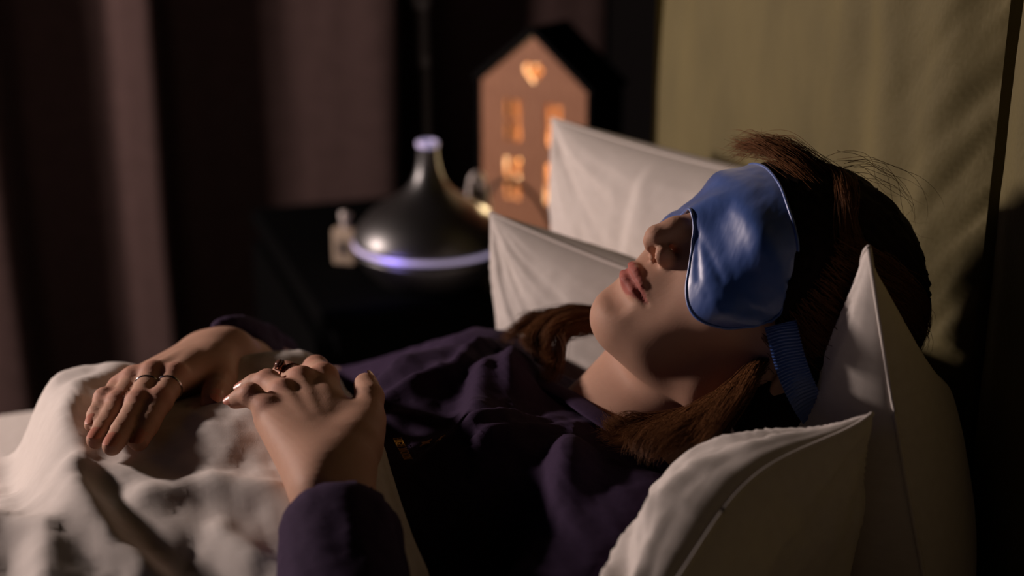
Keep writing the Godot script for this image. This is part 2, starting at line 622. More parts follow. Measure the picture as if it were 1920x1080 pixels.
# ---------------------------------------------------------------- bed
func bed() -> void:
	var fr := thing("bed_frame", "dark upholstered bed frame under the white mattress", "bed", V(0, 0, 0.24))
	xbox(V(-1.46, 0.08, -0.78), V(0.625, 0.26, 0.78), "side_rail", M.frame_cloth, fr, 0.02)
	for x in [-1.35, 0.5]:
		for z in [-0.68, 0.68]:
			xbox(V(x - 0.03, 0, z - 0.03), V(x + 0.03, 0.085, z + 0.03), "leg", M.black_paint, fr)
	# mattress with rounded edges
	var f := Sdf.new()
	var lo := V(-1.4, 0.262, -0.51)
	var hi := V(0.622, 0.5, 0.98)
	var r := 0.03
	var v := PackedVector3Array()
	var idx := PackedInt32Array()
	var prof := []
	for k in 9: prof.append([r * (1.0 - sin(PI / 2 * k / 8)), r * (1.0 - cos(PI / 2 * k / 8))])
	# rings: bottom, sides, rounded top edge, then a slightly wavy top
	var ring := func(inset: float, y: float, crumple: float) -> void:
		var per := 80
		for s in 4:
			for i in per:
				var t := float(i) / per
				var a: Array = [[lo.x, lo.z], [hi.x, lo.z], [hi.x, hi.z], [lo.x, hi.z]][s]
				var b: Array = [[hi.x, lo.z], [hi.x, hi.z], [lo.x, hi.z], [lo.x, lo.z]][s]
				var x := clampf(lerpf(a[0], b[0], t), lo.x + inset, hi.x - inset)
				var z := clampf(lerpf(a[1], b[1], t), lo.z + inset, hi.z - inset)
				v.append(V(x, y + crumple * noise.get_noise_2d(x * 9.0, z * 9.0), z))
	ring.call(0.01, lo.y, 0.0)
	ring.call(0.0, lo.y + 0.02, 0.0)
	ring.call(0.0, hi.y - r, 0.0)
	for k in range(8, -1, -1):
		ring.call(prof[k][0] , hi.y - prof[8 - k][0], 0.001)
	for q in 12:
		ring.call(r + (q + 1) * 0.06, hi.y, 0.002)
	var per4 := 320
	for j in v.size() / per4 - 1:
		for i in per4:
			var a := j * per4 + i
			var b := j * per4 + (i + 1) % per4
			idx.append_array([a, b, a + per4, b, b + per4, a + per4])
	tag(obj("mattress", build(v, idx), M.sheet_cotton), "mattress in a smooth white fitted sheet", "mattress")
	# headboard: two tall padded panels
	var hb := thing("headboard", "tall olive green velvet headboard with two padded panels", "headboard", V(0.7, 0, 0.1))
	xbox(V(-0.002, 0.02, -0.58), V(0.03, 1.42, 0.70), "backing", M.black_paint, hb)
	for p in [[-0.588, -0.016], [0.000, 0.70]]:
		var z0: float = p[0]
		var z1: float = p[1]
		var far_panel: bool = z0 < -0.1
		var front := func(u: float, w: float) -> Vector3:
			# finer spacing towards the edges
			var uu := (0.5 - 0.5 * cos(PI * u))
			var z := lerpf(z0, z1, uu)
			var y := lerpf(0.05, 1.40, w)
			var e0 := z - z0
			var e1 := z1 - z
			var d := (0.012 * exp(-pow(e0 / 0.012, 2)) + 0.011 * exp(-e0 / 0.035)) * (1.0 if far_panel else 0.35)
			d += 0.018 * exp(-pow(e1 / 0.012, 2)) + 0.046 * exp(-pow(e1 / 0.055, 1.3))
			d += 0.02 * exp(-pow(minf(y - 0.05, 1.40 - y) / 0.02, 2))
			# slack folds of the cloth
			var vert := 0.0022 * sin(z * 95.0 + 3.0 * noise.get_noise_2d(z * 3.0, y * 1.5)) * (0.25 + exp(-pow((e1 - 0.13) / 0.08, 2)))
			var diag := 0.0085 * absf(noise.get_noise_2d((y * 0.85 + e1 * 1.25) * 13.0, (y - e1) * 1.6 + 5.0)) * exp(-e1 / 0.055)
			var soft := 0.004 * noise.get_noise_2d(z * 6.0, y * 3.0)
			return V(-0.07 + d + vert + diag * 2.0 + soft, y, z)
		var m := sheet(150, 260, front, false)
		var pan := obj("padded_panel", m, M.velvet, hb)
		# rim that closes the panel back to the board
		var sides := func(u: float, w: float) -> Vector3:
			var q := fmod(u, 1.0) * 4.0
			var c := Vector2()
			if q < 1.0: c = Vector2(z0, lerpf(0.05, 1.40, q))
			elif q < 2.0: c = Vector2(lerpf(z0, z1, q - 1.0), 1.40)
			elif q < 3.0: c = Vector2(z1, lerpf(1.40, 0.05, q - 2.0))
			else: c = Vector2(lerpf(z1, z0, q - 3.0), 0.05)
			return V(lerpf(-0.06, 0.0, w), c.y, c.x)
		obj("panel_border", sheet(161, 2, sides, false), M.velvet, hb)
	obj("piping", tube([V(-0.040, 0.05, -0.008), V(-0.040, 0.7, -0.008), V(-0.040, 1.40, -0.008)], 0.0055, 12, false, 1.0, Vector3.RIGHT), M.velvet, hb)

# ---------------------------------------------------------------- nightstand and what stands on it
func furniture() -> void:
	var ns := thing("nightstand", "low black nightstand beside the bed", "nightstand", V(0.51, 0, -0.83))
	xbox(V(-0.225, 0.505, -0.245), V(0.22, 0.53, 0.232), "table_top", M.black_lacquer, ns, 0.006)
	xbox(V(-0.205, 0.12, -0.235), V(0.215, 0.506, 0.222), "body", M.black_lacquer, ns, 0.004)
	for x in [-0.19, 0.19]:
		for z in [-0.21, 0.20]:
			xbox(V(x - 0.018, 0, z - 0.018), V(x + 0.018, 0.122, z + 0.018), "leg", M.black_lacquer, ns)
	for y in [[0.325, 0.492], [0.14, 0.31]]:
		# drawer front with rounded corners, proud of the body
		var pts := PackedVector2Array()
		for c in [[0.222, y[1], 0], [-0.232, y[1], 1], [-0.232, y[0], 2], [0.222, y[0], 3]]:
			for k in 7:
				var an: float = PI / 2 * (c[2] + k / 6.0)
				var sx: float = 1.0 if c[0] > 0 else -1.0
				var sy: float = 1.0 if c[1] == y[1] else -1.0
				pts.append(Vector2(c[0] - sx * 0.03 + 0.03 * cos(an), c[1] - sy * 0.03 + 0.03 * sin(an)))
		var dr := obj("drawer", extrude(pts, 0.022), M.black_lacquer, ns, Transform3D(Basis(V(0, 0, 1), V(0, 1, 0), V(-1, 0, 0)), V(-0.205, 0, 0)))
		var kn := SphereMesh.new()
		kn.radius = 0.012
		kn.height = 0.024
		obj("knob", kn, M.black_paint, dr, Transform3D(Basis(), V(0, (y[0] + y[1]) / 2.0, 0.033)))

	# aroma diffuser: dark wood-grain teardrop with a glowing band
	var d := thing("aroma_diffuser", "dark wood grain teardrop aroma diffuser with glowing lavender band", "diffuser", V(0.437, 0.53, -0.672))
	obj("base", lathe([[0.0, 0.0], [0.058, 0.0], [0.062, 0.003], [0.078, 0.020], [0.088, 0.036], [0.0905, 0.046], [0.0, 0.046]], 72), M.dark_wood, d)
	obj("light_band", lathe([[0.089, 0.0455], [0.0912, 0.0465], [0.0917, 0.049], [0.0912, 0.0515], [0.089, 0.0525]], 96), M.led_ring, d)
	obj("cover", lathe([[0.0, 0.052], [0.0905, 0.052], [0.0895, 0.058], [0.084, 0.070], [0.073, 0.083], [0.058, 0.094], [0.043, 0.103], [0.030, 0.112], [0.021, 0.122], [0.0155, 0.134], [0.0125, 0.147], [0.0115, 0.160], [0.0118, 0.166]], 96), M.dark_wood, d)
	obj("spout_rim", lathe([[0.0118, 0.164], [0.0128, 0.166], [0.0128, 0.170], [0.0112, 0.1715], [0.0085, 0.170], [0.0085, 0.160]], 48), M.led_ring, d)
	var ll := OmniLight3D.new()
	ll.name = "band_light"
	ll.light_color = Color(0.62, 0.55, 1.0)
	ll.light_energy = 0.0015
	ll.light_size = 0.02
	ll.omni_range = 4.0
	ll.omni_attenuation = 2.0
	ll.shadow_enabled = true
	ll.position = V(-0.075, 0.049, 0.075)
	d.add_child(ll)
	# plume of mist
	var fm := FogMaterial.new()
	fm.albedo = Color(0.9, 0.86, 0.84)
	fm.density = 1.8
	var mist := Node3D.new()
	mist.name = "mist"
	tag(mist, "thin plume of mist rising from the diffuser spout", "mist", "", "stuff")
	mist.position = V(0.437, 0.70, -0.672)
	add_child(mist)
	for p in [[V(0.0, 0.05, 0), V(0.011, 0.10, 0.011)], [V(-0.002, 0.125, 0), V(0.014, 0.075, 0.014)], [V(-0.004, 0.165, 0), V(0.024, 0.03, 0.022)], [V(-0.012, 0.185, 0), V(0.03, 0.024, 0.024)]]:
		var fv := FogVolume.new()
		fv.name = "mist_puff"
		fv.shape = RenderingServer.FOG_VOLUME_SHAPE_ELLIPSOID if p[1].y < 0.05 else RenderingServer.FOG_VOLUME_SHAPE_CYLINDER
		fv.size = p[1]
		fv.position = p[0]
		fv.material = fm
		mist.add_child(fv, true)

	# small square bottle
	var b := thing("spray_bottle", "small square beige glass bottle with a narrow pump beside the diffuser", "bottle", V(0.356, 0.53, -0.768))
	b.rotation.y = deg_to_rad(-35.0)
	obj("body", box(V(0.031, 0.047, 0.016), 0.003), M.frosted_glass, b, Transform3D(Basis(), V(0, 0.0235, 0)))
	obj("neck", lathe([[0.0, 0.046], [0.0045, 0.046], [0.0045, 0.060], [0.0, 0.060]], 20), M.white_plastic, b)
	obj("pump", lathe([[0.0, 0.058], [0.006, 0.058], [0.0062, 0.062], [0.0058, 0.067], [0.0, 0.068]], 20), M.white_plastic, b)
	obj("nozzle", tube([V(0.004, 0.064, 0), V(0.009, 0.0645, 0)], 0.0018), M.white_plastic, b)
	xbox(V(-0.009, 0.014, 0.0079), V(0.009, 0.032, 0.0083), "label", M.label_print, b, 0.0001)

	house()
	# cords behind the diffuser
	var cw := tube(spline([V(0.505, 0.535, -0.735), V(0.504, 0.57, -0.73), V(0.502, 0.610, -0.72), V(0.503, 0.640, -0.71), V(0.511, 0.646, -0.712), V(0.518, 0.636, -0.715), V(0.524, 0.60, -0.715), V(0.53, 0.56, -0.71), V(0.54, 0.534, -0.70)], 40), 0.0042, 10)
	tag(obj("charging_cord", cw, M.white_plastic), "white cord looping up behind the diffuser", "cord")
	var cb := tube(spline([V(0.515, 0.534, -0.73), V(0.520, 0.59, -0.725), V(0.535, 0.628, -0.72), V(0.556, 0.634, -0.71), V(0.580, 0.615, -0.70), V(0.600, 0.575, -0.685), V(0.612, 0.534, -0.66)], 40), 0.0028, 10)
	tag(obj("lamp_cord", cb, M.black_rubber), "thin black cord arching in front of the wooden house", "cord")

func extrude(pts: PackedVector2Array, depth: float) -> ArrayMesh:
	var st := SurfaceTool.new()
	st.begin(Mesh.PRIMITIVE_TRIANGLES)
	if Geometry2D.is_polygon_clockwise(pts): pts.reverse()
	var tri := Geometry2D.triangulate_polygon(pts)
	for f in [[depth, 1.0], [0.0, -1.0]]:
		for t in range(0, tri.size(), 3):
			for k in ([0, 1, 2] if f[1] < 0 else [0, 2, 1]):
				st.set_normal(V(0, 0, f[1]))
				st.add_vertex(V(pts[tri[t + k]].x, pts[tri[t + k]].y, f[0]))
	for i in pts.size():
		var a := pts[i]
		var b := pts[(i + 1) % pts.size()]
		var nn := V(b.y - a.y, a.x - b.x, 0).normalized()
		for q in [[a, 0.0], [a, depth], [b, depth], [a, 0.0], [b, depth], [b, 0.0]]:
			st.set_normal(nn)
			st.add_vertex(V(q[0].x, q[0].y, q[1]))
	return st.commit()

func house() -> void:
	# front faces the foot end; local x runs along the front, z towards the viewer
	var w := 0.163
	var eave := 0.208
	var top := 0.270
	var h := thing("house_lantern", "wooden house shaped lantern with black roof and lit windows", "lantern", V(0.556, 0.53, -0.837))
	h.basis = Basis(V(0.574, 0, 0.819), V(0, 1, 0), V(-0.819, 0, 0.574))
	var wall := CSGCombiner3D.new()
	wall.name = "front_wall"
	var poly := CSGPolygon3D.new()
	poly.name = "gable_board"
	poly.polygon = PackedVector2Array([Vector2(0, 0), Vector2(w, 0), Vector2(w, eave), Vector2(w / 2, top), Vector2(0, eave)])
	poly.depth = 0.006
	wall.add_child(poly)
	# windows of four panes: two columns, two storeys
	for cx in [0.050, 0.113]:
		for cy in [0.085, 0.161]:
			for px in [-1.0, 1.0]:
				for py in [-1.0, 1.0]:
					var c := CSGBox3D.new()
					c.name = "pane_opening"
					c.size = V(0.0100, 0.025, 0.03)
					c.position = V(cx + px * 0.0070, cy + py * 0.0145, 0)
					c.operation = CSGShape3D.OPERATION_SUBTRACTION
					wall.add_child(c, true)
	var heart := CSGPolygon3D.new()
	heart.name = "heart_opening"
	var hp := PackedVector2Array()
	for i in 28:
		var t := TAU * i / 28
		hp.append(Vector2(16.0 * pow(sin(t), 3), 13.0 * cos(t) - 5.0 * cos(2 * t) - 2.0 * cos(3 * t) - cos(4 * t)) * 0.00088)
	heart.polygon = hp
	heart.depth = 0.04
	heart.position = V(0.082, 0.226, 0.02)
	heart.operation = CSGShape3D.OPERATION_SUBTRACTION
	wall.add_child(heart)
	wall.material_override = M.pale_wood
	h.add_child(wall)
	var dp := 0.075
	xbox(V(0, 0, -dp), V(w, 0.006, -0.006), "floor_board", M.pale_wood, h, 0.001)
	xbox(V(-0.006, 0, -dp), V(0, eave, 0.002), "side_board", M.black_paint, h, 0.001)
	xbox(V(w, 0, -dp), V(w + 0.006, eave, 0.002), "side_board", M.black_paint, h, 0.001)
	obj("back_board", extrude(PackedVector2Array([Vector2(0, 0), Vector2(w, 0), Vector2(w, eave), Vector2(w / 2, top), Vector2(0, eave)]), 0.005), M.pale_wood, h, Transform3D(Basis(), V(0, 0, -dp)))
	for s in [-1.0, 1.0]:
		var run := Vector2(w / 2 + 0.006, top - eave + 0.004)
		var ln := run.length()
		var an := atan2(run.y, run.x)
		var c := V(w / 2 + s * (w / 4 + 0.003), (top + eave) / 2 + 0.006, -dp / 2 + 0.001)
		obj("roof_board", box(V(ln + 0.008, 0.008, dp + 0.008), 0.001), M.black_paint, h, Transform3D(Basis(V(0, 0, 1), -s * an), c))
	# fairy lights hung inside
	var i := 0
	for p in [V(0.044, 0.102, -0.03), V(0.085, 0.226, -0.032), V(0.12, 0.05, -0.045)]:
		var sm := SphereMesh.new()
		sm.radius = 0.0042
		sm.height = 0.0084
		obj("fairy_light", sm, M.fairy_light, h, Transform3D(Basis(), p))
		var o := OmniLight3D.new()
		o.name = "fairy_glow"
		o.light_color = Color(1.0, 0.88, 0.66)
		o.light_energy = 0.014
		o.light_size = 0.004
		o.omni_range = 4.0
		o.omni_attenuation = 2.0
		o.shadow_enabled = true
		o.position = p
		h.add_child(o, true)
		i += 1
	obj("wire", tube(spline([V(0.02, 0.01, -0.04), V(0.044, 0.106, -0.034), V(0.07, 0.17, -0.05), V(0.085, 0.23, -0.036), V(0.11, 0.15, -0.05), V(0.12, 0.055, -0.048), V(0.13, 0.01, -0.05)], 40), 0.0008, 6), M.black_rubber, h)

# ---------------------------------------------------------------- pillows
# local x = width, y = height, +z = the face seen; wrinkles run out of the corners; warp bends the finished shape
func pillow(label: String, xf: Transform3D, w: float, h: float, t: float, seed_: float, pinch: float, hem := 9.0, shape := 0, rumple := 1.0, taper := 0.46) -> void:
	var n := 90
	var v := PackedVector3Array()
	var idx := PackedInt32Array()
	var edge := []
	for side in [1.0, -1.0]:
		for j in n:
			for i in n:
				var u := -cos(PI * i / (n - 1))
				var q := -cos(PI * j / (n - 1))
				var x := w / 2 * u * (1.0 - pinch * (1.0 - q * q) * absf(u))
				var y := h / 2 * q * (1.0 - pinch * (1.0 - u * u) * absf(q))
				var eu := maxf(1.0 - pow(absf(u), 2.4), 0.0)
				var eq := maxf(1.0 - pow(absf(q), 2.4), 0.0)
				var body := pow(eu * eq, taper)
				var z := t / 2 * body
				var inner := clampf(minf(1.0 - absf(u), 1.0 - absf(q)) * 14.0, 0.0, 1.0)
				# creases fanning out of each corner
				var wr := 0.0
				for cx in [-1.0, 1.0]:
					for cy in [-1.0, 1.0]:
						var dx: float = (u - cx) * w / 2
						var dy: float = (q - cy) * h / 2
						var rr := sqrt(dx * dx + dy * dy)
						var an := atan2(absf(dy), absf(dx))
						wr += (noise.get_noise_2d(an * 3.0 + cx * 3.0 + seed_, cy * 5.0 + seed_ + rr * 2.0)) * exp(-rr / 0.12) * minf(rr / 0.04, 1.0) * 0.011
				var a := 0.6 + seed_
				var along := (x * cos(a) + y * sin(a))
				var across := (-x * sin(a) + y * cos(a))
				wr += 0.006 * (0.35 - absf(noise.get_noise_2d(along * 2.5 + seed_ * 7.0, across * 7.0))) + 0.006 * noise.get_noise_2d(x * 5.0 + seed_, y * 5.0)
				z += wr * rumple * inner * (1.0 if side > 0 else 0.7)
				if side > 0 and u > hem:
					z += 0.0045 * inner * smoothstep(hem, hem + 0.025, u)
				var p := V(x, y, z * side)
				if shape: p = bend(shape, p, u, q)
				v.append(p)
		idx.append_array(sheet_idx(n, n, 0 if side > 0 else n * n, side < 0))
	for i in n: edge.append(v[i])
	for j in range(1, n): edge.append(v[j * n + n - 1])
	for i in range(n - 2, -1, -1): edge.append(v[(n - 1) * n + i])
	for j in range(n - 2, 0, -1): edge.append(v[j * n])
	var p := thing("pillow", label, "pillow", xf.origin, "pillows at the head of the bed")
	p.basis = xf.basis
	obj("pillowcase", build(v, idx), M.cotton, p)
	obj("seam", tube(edge, 0.0017, 6, true), M.cotton, p)

func bend(shape: int, p: Vector3, u: float, q: float) -> Vector3:
	if shape == 1:
		# only the near end rises, beside the neck; the rest is pressed down under her shoulders
		if p.z > 0.0: p.z *= 0.75
		p.z -= 0.03 * smoothstep(0.8, 0.0, u) + 0.045 * pow(smoothstep(-0.3, 1.1, q), 2.0)
	elif shape == 2:
		# the near top corner stands up as a soft point
		p.y -= 0.075 * (1.0 - smoothstep(0.35, 1.0, u)) * smoothstep(0.1, 1.0, q)
	return p

func lying(near_edge: Vector3, x: Vector3, y: Vector3, w: float) -> Transform3D:
	# a pillow by the middle of its near edge
	x = x.normalized()
	y = (y - x * y.dot(x)).normalized()
	return Transform3D(Basis(x, y, x.cross(y)), near_edge - x * w / 2)

func frame(corner: Vector3, right: Vector3, down: Vector3, w: float, h: float, side: float) -> Transform3D:
	# a pillow by its top corner (side -1: left, +1: right), the run of its top edge and of its side
	var x := right.normalized()
	var y := -(down - x * down.dot(x)).normalized()
	var b := Basis(x, y, x.cross(y))
	return Transform3D(b, corner - b * V(side * w / 2, h / 2, 0))

func pillows() -> void:
	# far one leaning on the headboard, its top corner standing up in front of the house
	pillow("white pillow propped against the headboard, its corner up before the wooden house", frame(V(0.484, 0.781, -0.385), V(0.40, -0.02, 0.92), V(0.24, -0.95, 0.2), 0.38, 0.34, -1.0), 0.38, 0.34, 0.15, 1.3, 0.05, -0.22)
	# far one beside her face
	pillow("white pillow with upturned pointed corner beside her chin", frame(V(0.366, 0.739, -0.22), V(0.52, -0.10, 0.85), V(0.36, -0.92, 0.2), 0.36, 0.30, -1.0), 0.36, 0.30, 0.13, 4.1, 0.06)
	# near one standing against the headboard behind her head
	pillow("white pillow standing behind her head, one pointed corner up near the mask strap", frame(V(0.490, 0.806, 0.165), V(-0.26, 0.16, 0.96), V(0.14, -0.97, 0.30), 0.30, 0.36, 1.0), 0.30, 0.36, 0.15, 7.7, 0.08, 9.0, 2, 0.45, 0.75)
	# lowest one, under head and shoulders
	pillow("white pillow lying lowest, under her head and near shoulder", lying(V(0.360, 0.686, 0.240), V(0.05, 0.72, 0.69), V(0.756, 0.443, -0.485), 0.26), 0.26, 0.23, 0.125, 2.6, 0.04, 9.0, 1, 2.0)

# ---------------------------------------------------------------- the person
var L_MCP := [V(0.1773, 0.6871, -0.0220), V(0.1600, 0.6904, -0.0120), V(0.1447, 0.6885, 0.0020), V(0.1312, 0.6859, 0.0180)]
var L_FIN := [[V(0.1787, 0.6806, -0.0580), V(0.1739, 0.6690, -0.0760), V(0.168, 0.658, -0.088)], [V(0.1547, 0.6833, -0.0460), V(0.1467, 0.6720, -0.0620), V(0.140, 0.662, -0.072)],
	[V(0.1379, 0.6891, -0.0220), V(0.1301, 0.6854, -0.0300), V(0.1246, 0.6822, -0.0340)], [V(0.1221, 0.6920, 0.0040), V(0.1163, 0.6884, -0.0020), V(0.1123, 0.6858, -0.0050)]]
var L_THUMB := [V(0.1800, 0.6729, 0.0650), V(0.1952, 0.6772, 0.0350), V(0.2013, 0.6839, 0.0150), V(0.2024, 0.6870, 0.0000)]
var L_WRIST := V(0.1585, 0.668, 0.092)
var L_ELBOW := V(0.125, 0.555, 0.33)
var R_MCP := [V(0.0808, 0.6787, -0.0780), V(0.0657, 0.6797, -0.0840), V(0.0524, 0.6754, -0.0900), V(0.0423, 0.6693, -0.0920)]
var R_FIN := [[V(0.0657, 0.6754, -0.0460), V(0.0546, 0.6689, -0.0220), V(0.0471, 0.6646, -0.0060)], [V(0.0519, 0.6753, -0.0460), V(0.0383, 0.6702, -0.0160), V(0.0295, 0.6681, 0.0030)],
	[V(0.0384, 0.6731, -0.0560), V(0.0264, 0.6681, -0.0280), V(0.0198, 0.6676, -0.0120)], [V(0.0302, 0.6731, -0.0680), V(0.0230, 0.6693, -0.0500), V(0.0192, 0.6685, -0.0360)]]
var R_THUMB := [V(0.1134, 0.6615, -0.1300), V(0.1138, 0.6633, -0.0980), V(0.1074, 0.6658, -0.0700), V(0.1024, 0.6666, -0.0500)]
var R_WRIST := V(0.1200, 0.660, -0.160)
var R_ELBOW := V(0.238, 0.535, -0.315)
var L_SHOULDER := V(0.335, 0.615, 0.162)
var R_SHOULDER := V(0.335, 0.605, -0.150)

func mm(x: float, y: float, z: float) -> Vector3:
	return Vector3(x, y, z) * 0.001

func head_field() -> Sdf:
	var f := Sdf.new()
	f.ell(mm(0, 130, -3), mm(69.5, 79, 90), 0.02)
	f.ell(mm(0, 86, 33), mm(56, 74, 55), 0.03)
	for s in [-1.0, 1.0]:
		f.cap(mm(44 * s, 36, 16), mm(9 * s, 16, 64), 0.017, 0.0145, 0.022)
		f.cap(mm(46 * s, 38, 14), mm(54 * s, 95, 8), 0.017, 0.018, 0.02)
		f.ell(mm(37 * s, 79, 54), mm(24, 22, 21), 0.016)
		f.ell(mm(24 * s, 50, 55), mm(19, 24, 20), 0.018)
		f.ell(mm(24 * s, 128, 70), mm(24, 12, 14), 0.02)
	f.ell(mm(0, 15, 68), mm(15, 15, 15), 0.014)
	f.ell(mm(0, 20, 38), mm(40, 20, 40), 0.02)
	f.ell(mm(0, 46, 70), mm(24, 23, 21.5), 0.012)
	# eye sockets and lids, under the mask
	for s in [-1.0, 1.0]:
		f.hollow(mm(31 * s, 110, 92), mm(17, 10, 12), 0.014)
		f.ell(mm(31 * s, 110, 67), mm(13, 11, 12), 0.005)
	# nose: bridge, tip, wings, nostrils
	f.cap(mm(0, 116, 86), mm(0, 86, 100), 0.0075, 0.0070, 0.012)
	f.cap(mm(0, 86, 100), mm(0, 74, 103.5), 0.0070, 0.0078, 0.006)
	f.ell(mm(0, 71.5, 103), mm(7.2, 7.0, 7.6), 0.004)
	for s in [-1.0, 1.0]:
		f.ell(mm(11.2 * s, 69.0, 94.0), mm(5.6, 6.8, 9.2), 0.005, Basis(V(0, 1, 0), 0.25 * s))
	f.cap(mm(0, 61.5, 94), mm(0, 66.5, 104), 0.0036, 0.0040, 0.003)
	for s in [-1.0, 1.0]:
		f.hollow(mm(7.4 * s, 63.2, 98.0), mm(4.0, 5.4, 5.8), 0.0012, Basis(V(1, 0, 0), -0.35))
	# philtrum and lips
	f.cut(mm(0, 59, 97.0), mm(0, 51, 97.4), 0.0030, 0.0034, 0.003)
	for s in [-1.0, 1.0]:
		f.cap(mm(2.8 * s, 46.4, 90.6), mm(12 * s, 44.2, 86.6), 0.0050, 0.0044, 0.0025)
		f.cap(mm(12 * s, 44.2, 86.6), mm(24 * s, 41.0, 77.6), 0.0044, 0.0022, 0.0025)
		f.cap(mm(0 * s, 35.6, 88.4), mm(11 * s, 36.4, 85.2), 0.0060, 0.0054, 0.0025)
		f.cap(mm(11 * s, 36.4, 85.2), mm(23.5 * s, 39.6, 77.2), 0.0054, 0.0022, 0.0025)
		f.cut(mm(0, 41.4, 95.2), mm(12 * s, 41.0, 91.0), 0.0020, 0.0019, 0.0012)
		f.cut(mm(12 * s, 41.0, 91.0), mm(26 * s, 39.8, 80.6), 0.0019, 0.0017, 0.0012)
	f.cut(mm(-12, 25.0, 91), mm(12, 25.0, 91), 0.0062, 0.0062, 0.010)
	# ears
	for s in [-1.0, 1.0]:
		f.ell(mm(74 * s, 100, -6), mm(7, 30, 17), 0.006, Basis(V(0, 1, 0), 0.35 * s))
		f.hollow(mm(80 * s, 102, -2), mm(5, 20, 10), 0.004)
	# neck and the top of the chest
	var inv := head_xf.affine_inverse()
	f.cap(inv * V(0.432, 0.660, 0.018), inv * V(0.393, 0.612, 0.008), 0.049, 0.052, 0.014)
	f.cap(inv * V(0.393, 0.612, 0.008), inv * V(0.345, 0.575, 0.0), 0.052, 0.066, 0.02)
	f.cap(inv * V(0.410, 0.672, -0.004), inv * V(0.358, 0.620, 0.0), 0.024, 0.020, 0.02)
	return f

func head_colour(p: Vector3) -> Color:
	var base := Color(0.60, 0.355, 0.25)
	var q := p * 1000.0
	var ax := absf(q.x)
	# lips, with a clean edge
	if q.z > 72.0 and ax < 25.0 and q.y > 28.0 and q.y < 54.0:
		var t := ax / 25.0
		var hi := 41.0 + 8.6 * (1.0 - t * t) - 1.6 * exp(-pow(ax / 2.2, 2)) + 0.6 * exp(-pow((ax - 4.0) / 2.5, 2))
		var lo := 41.0 - 10.2 * (1.0 - t * t)
		var e := minf(hi - q.y, q.y - lo)
		base = base.lerp(Color(0.46, 0.155, 0.125), smoothstep(-0.8, 0.8, e))
	# two small moles on the near cheek
	for m in [mm(45, 52, 57), mm(51, 57, 50)]:
		var dd: float = (p - m).length() * 1000.0
		base = base.lerp(Color(0.20, 0.10, 0.07), (1.0 - smoothstep(1.2, 2.6, dd)) * 0.8)
	# faint mottling of the skin
	var n := noise.get_noise_3dv(p * 90.0) * 0.05 + noise.get_noise_3dv(p * 400.0) * 0.03
	return Color(base.r * (1.0 + n * 0.6), base.g * (1.0 + n), base.b * (1.0 + n))

func hand_colour(p: Vector3, joints: Array) -> Color:
	var base := Color(0.60, 0.355, 0.25)
	for j in joints:
		var d := ((j as Vector3) - p).length()
		base = base.lerp(Color(0.58, 0.28, 0.20), 0.5 * (1.0 - smoothstep(0.006, 0.013, d)))
	var n := noise.get_noise_3dv(p * 90.0) * 0.05 + noise.get_noise_3dv(p * 400.0) * 0.03
	return Color(base.r * (1.0 + n * 0.6), base.g * (1.0 + n), base.b * (1.0 + n))

func hand_field(wrist: Vector3, elbow: Vector3, mcp: Array, fin: Array, thumb: Array, dorsal: Vector3) -> Sdf:
	var f := Sdf.new()
	var across: Vector3 = ((mcp[3] as Vector3) - (mcp[0] as Vector3)).normalized()
	var arm := (elbow - wrist).normalized()
	# flat forearm
	for s in [-1.0, 1.0]:
		f.cap(wrist + across * 0.0085 * s, wrist + arm * 0.12 + across * 0.013 * s, 0.0185, 0.026, 0.012)
	# wrist bump (end of the ulna)
	f.ell(wrist + across * 0.017 + dorsal * 0.011 + arm * 0.012, V(0.008, 0.008, 0.008), 0.012)
	# back of the hand
	for i in 4:
		var root := wrist + across * (-0.012 + 0.009 * i)
		f.cap(root, mcp[i] - dorsal * 0.003, 0.0165, 0.0098, 0.013)
	# palm below
	var heel := wrist - dorsal * 0.010
	f.cap(heel + across * 0.012, (mcp[3] as Vector3) - dorsal * 0.014, 0.014, 0.008, 0.014)
	f.cap(heel - across * 0.008, (mcp[1] as Vector3) - dorsal * 0.014, 0.014, 0.008, 0.014)
	var rs := [[0.0096, 0.0087, 0.0079, 0.0067], [0.0098, 0.0089, 0.0080, 0.0068], [0.0092, 0.0083, 0.0075, 0.0064], [0.0083, 0.0073, 0.0066, 0.0057]]
	for i in 4:
		var c := [mcp[i], fin[i][0], fin[i][1], fin[i][2]]
		for k in 3:
			f.cap(c[k], c[k + 1], rs[i][k], rs[i][k + 1], 0.0022 if k == 0 else 0.0022)
		# knuckles
		f.ell((mcp[i] as Vector3) + dorsal * 0.0014, V(0.0092, 0.0092, 0.0092) * (1.0 if i < 3 else 0.88), 0.006)
		f.ell((fin[i][0] as Vector3) + dorsal * 0.0003, V(1, 1, 1) * (rs[i][1] + 0.0002), 0.004)
	# tendons
	for i in 3:
		f.cap(wrist.lerp(mcp[i], 0.45) + dorsal * 0.0105, (mcp[i] as Vector3) + dorsal * 0.0060, 0.0022, 0.0026, 0.006)
	# thumb
	f.cap(wrist + (thumb[0] - wrist) * 0.4, thumb[0], 0.015, 0.0150, 0.012)
	f.cap(thumb[0], thumb[1], 0.0145, 0.0112, 0.012)
	f.cap(thumb[1], thumb[2], 0.0108, 0.0098, 0.004)
	f.cap(thumb[2], thumb[3], 0.0098, 0.0088, 0.003)
	# web of the thumb
	f.cap(thumb[0].lerp(thumb[1], 0.6), (wrist as Vector3).lerp(mcp[0], 0.65) - dorsal * 0.004, 0.0085, 0.010, 0.016)
	return f

func bounds(pts: Array, pad: float) -> Array:
	var lo := V(9, 9, 9)
	var hi := -lo
	for p in pts:
		lo = lo.min(p)
		hi = hi.max(p)
	return [lo - V(pad, pad, pad), hi + V(pad, pad, pad)]

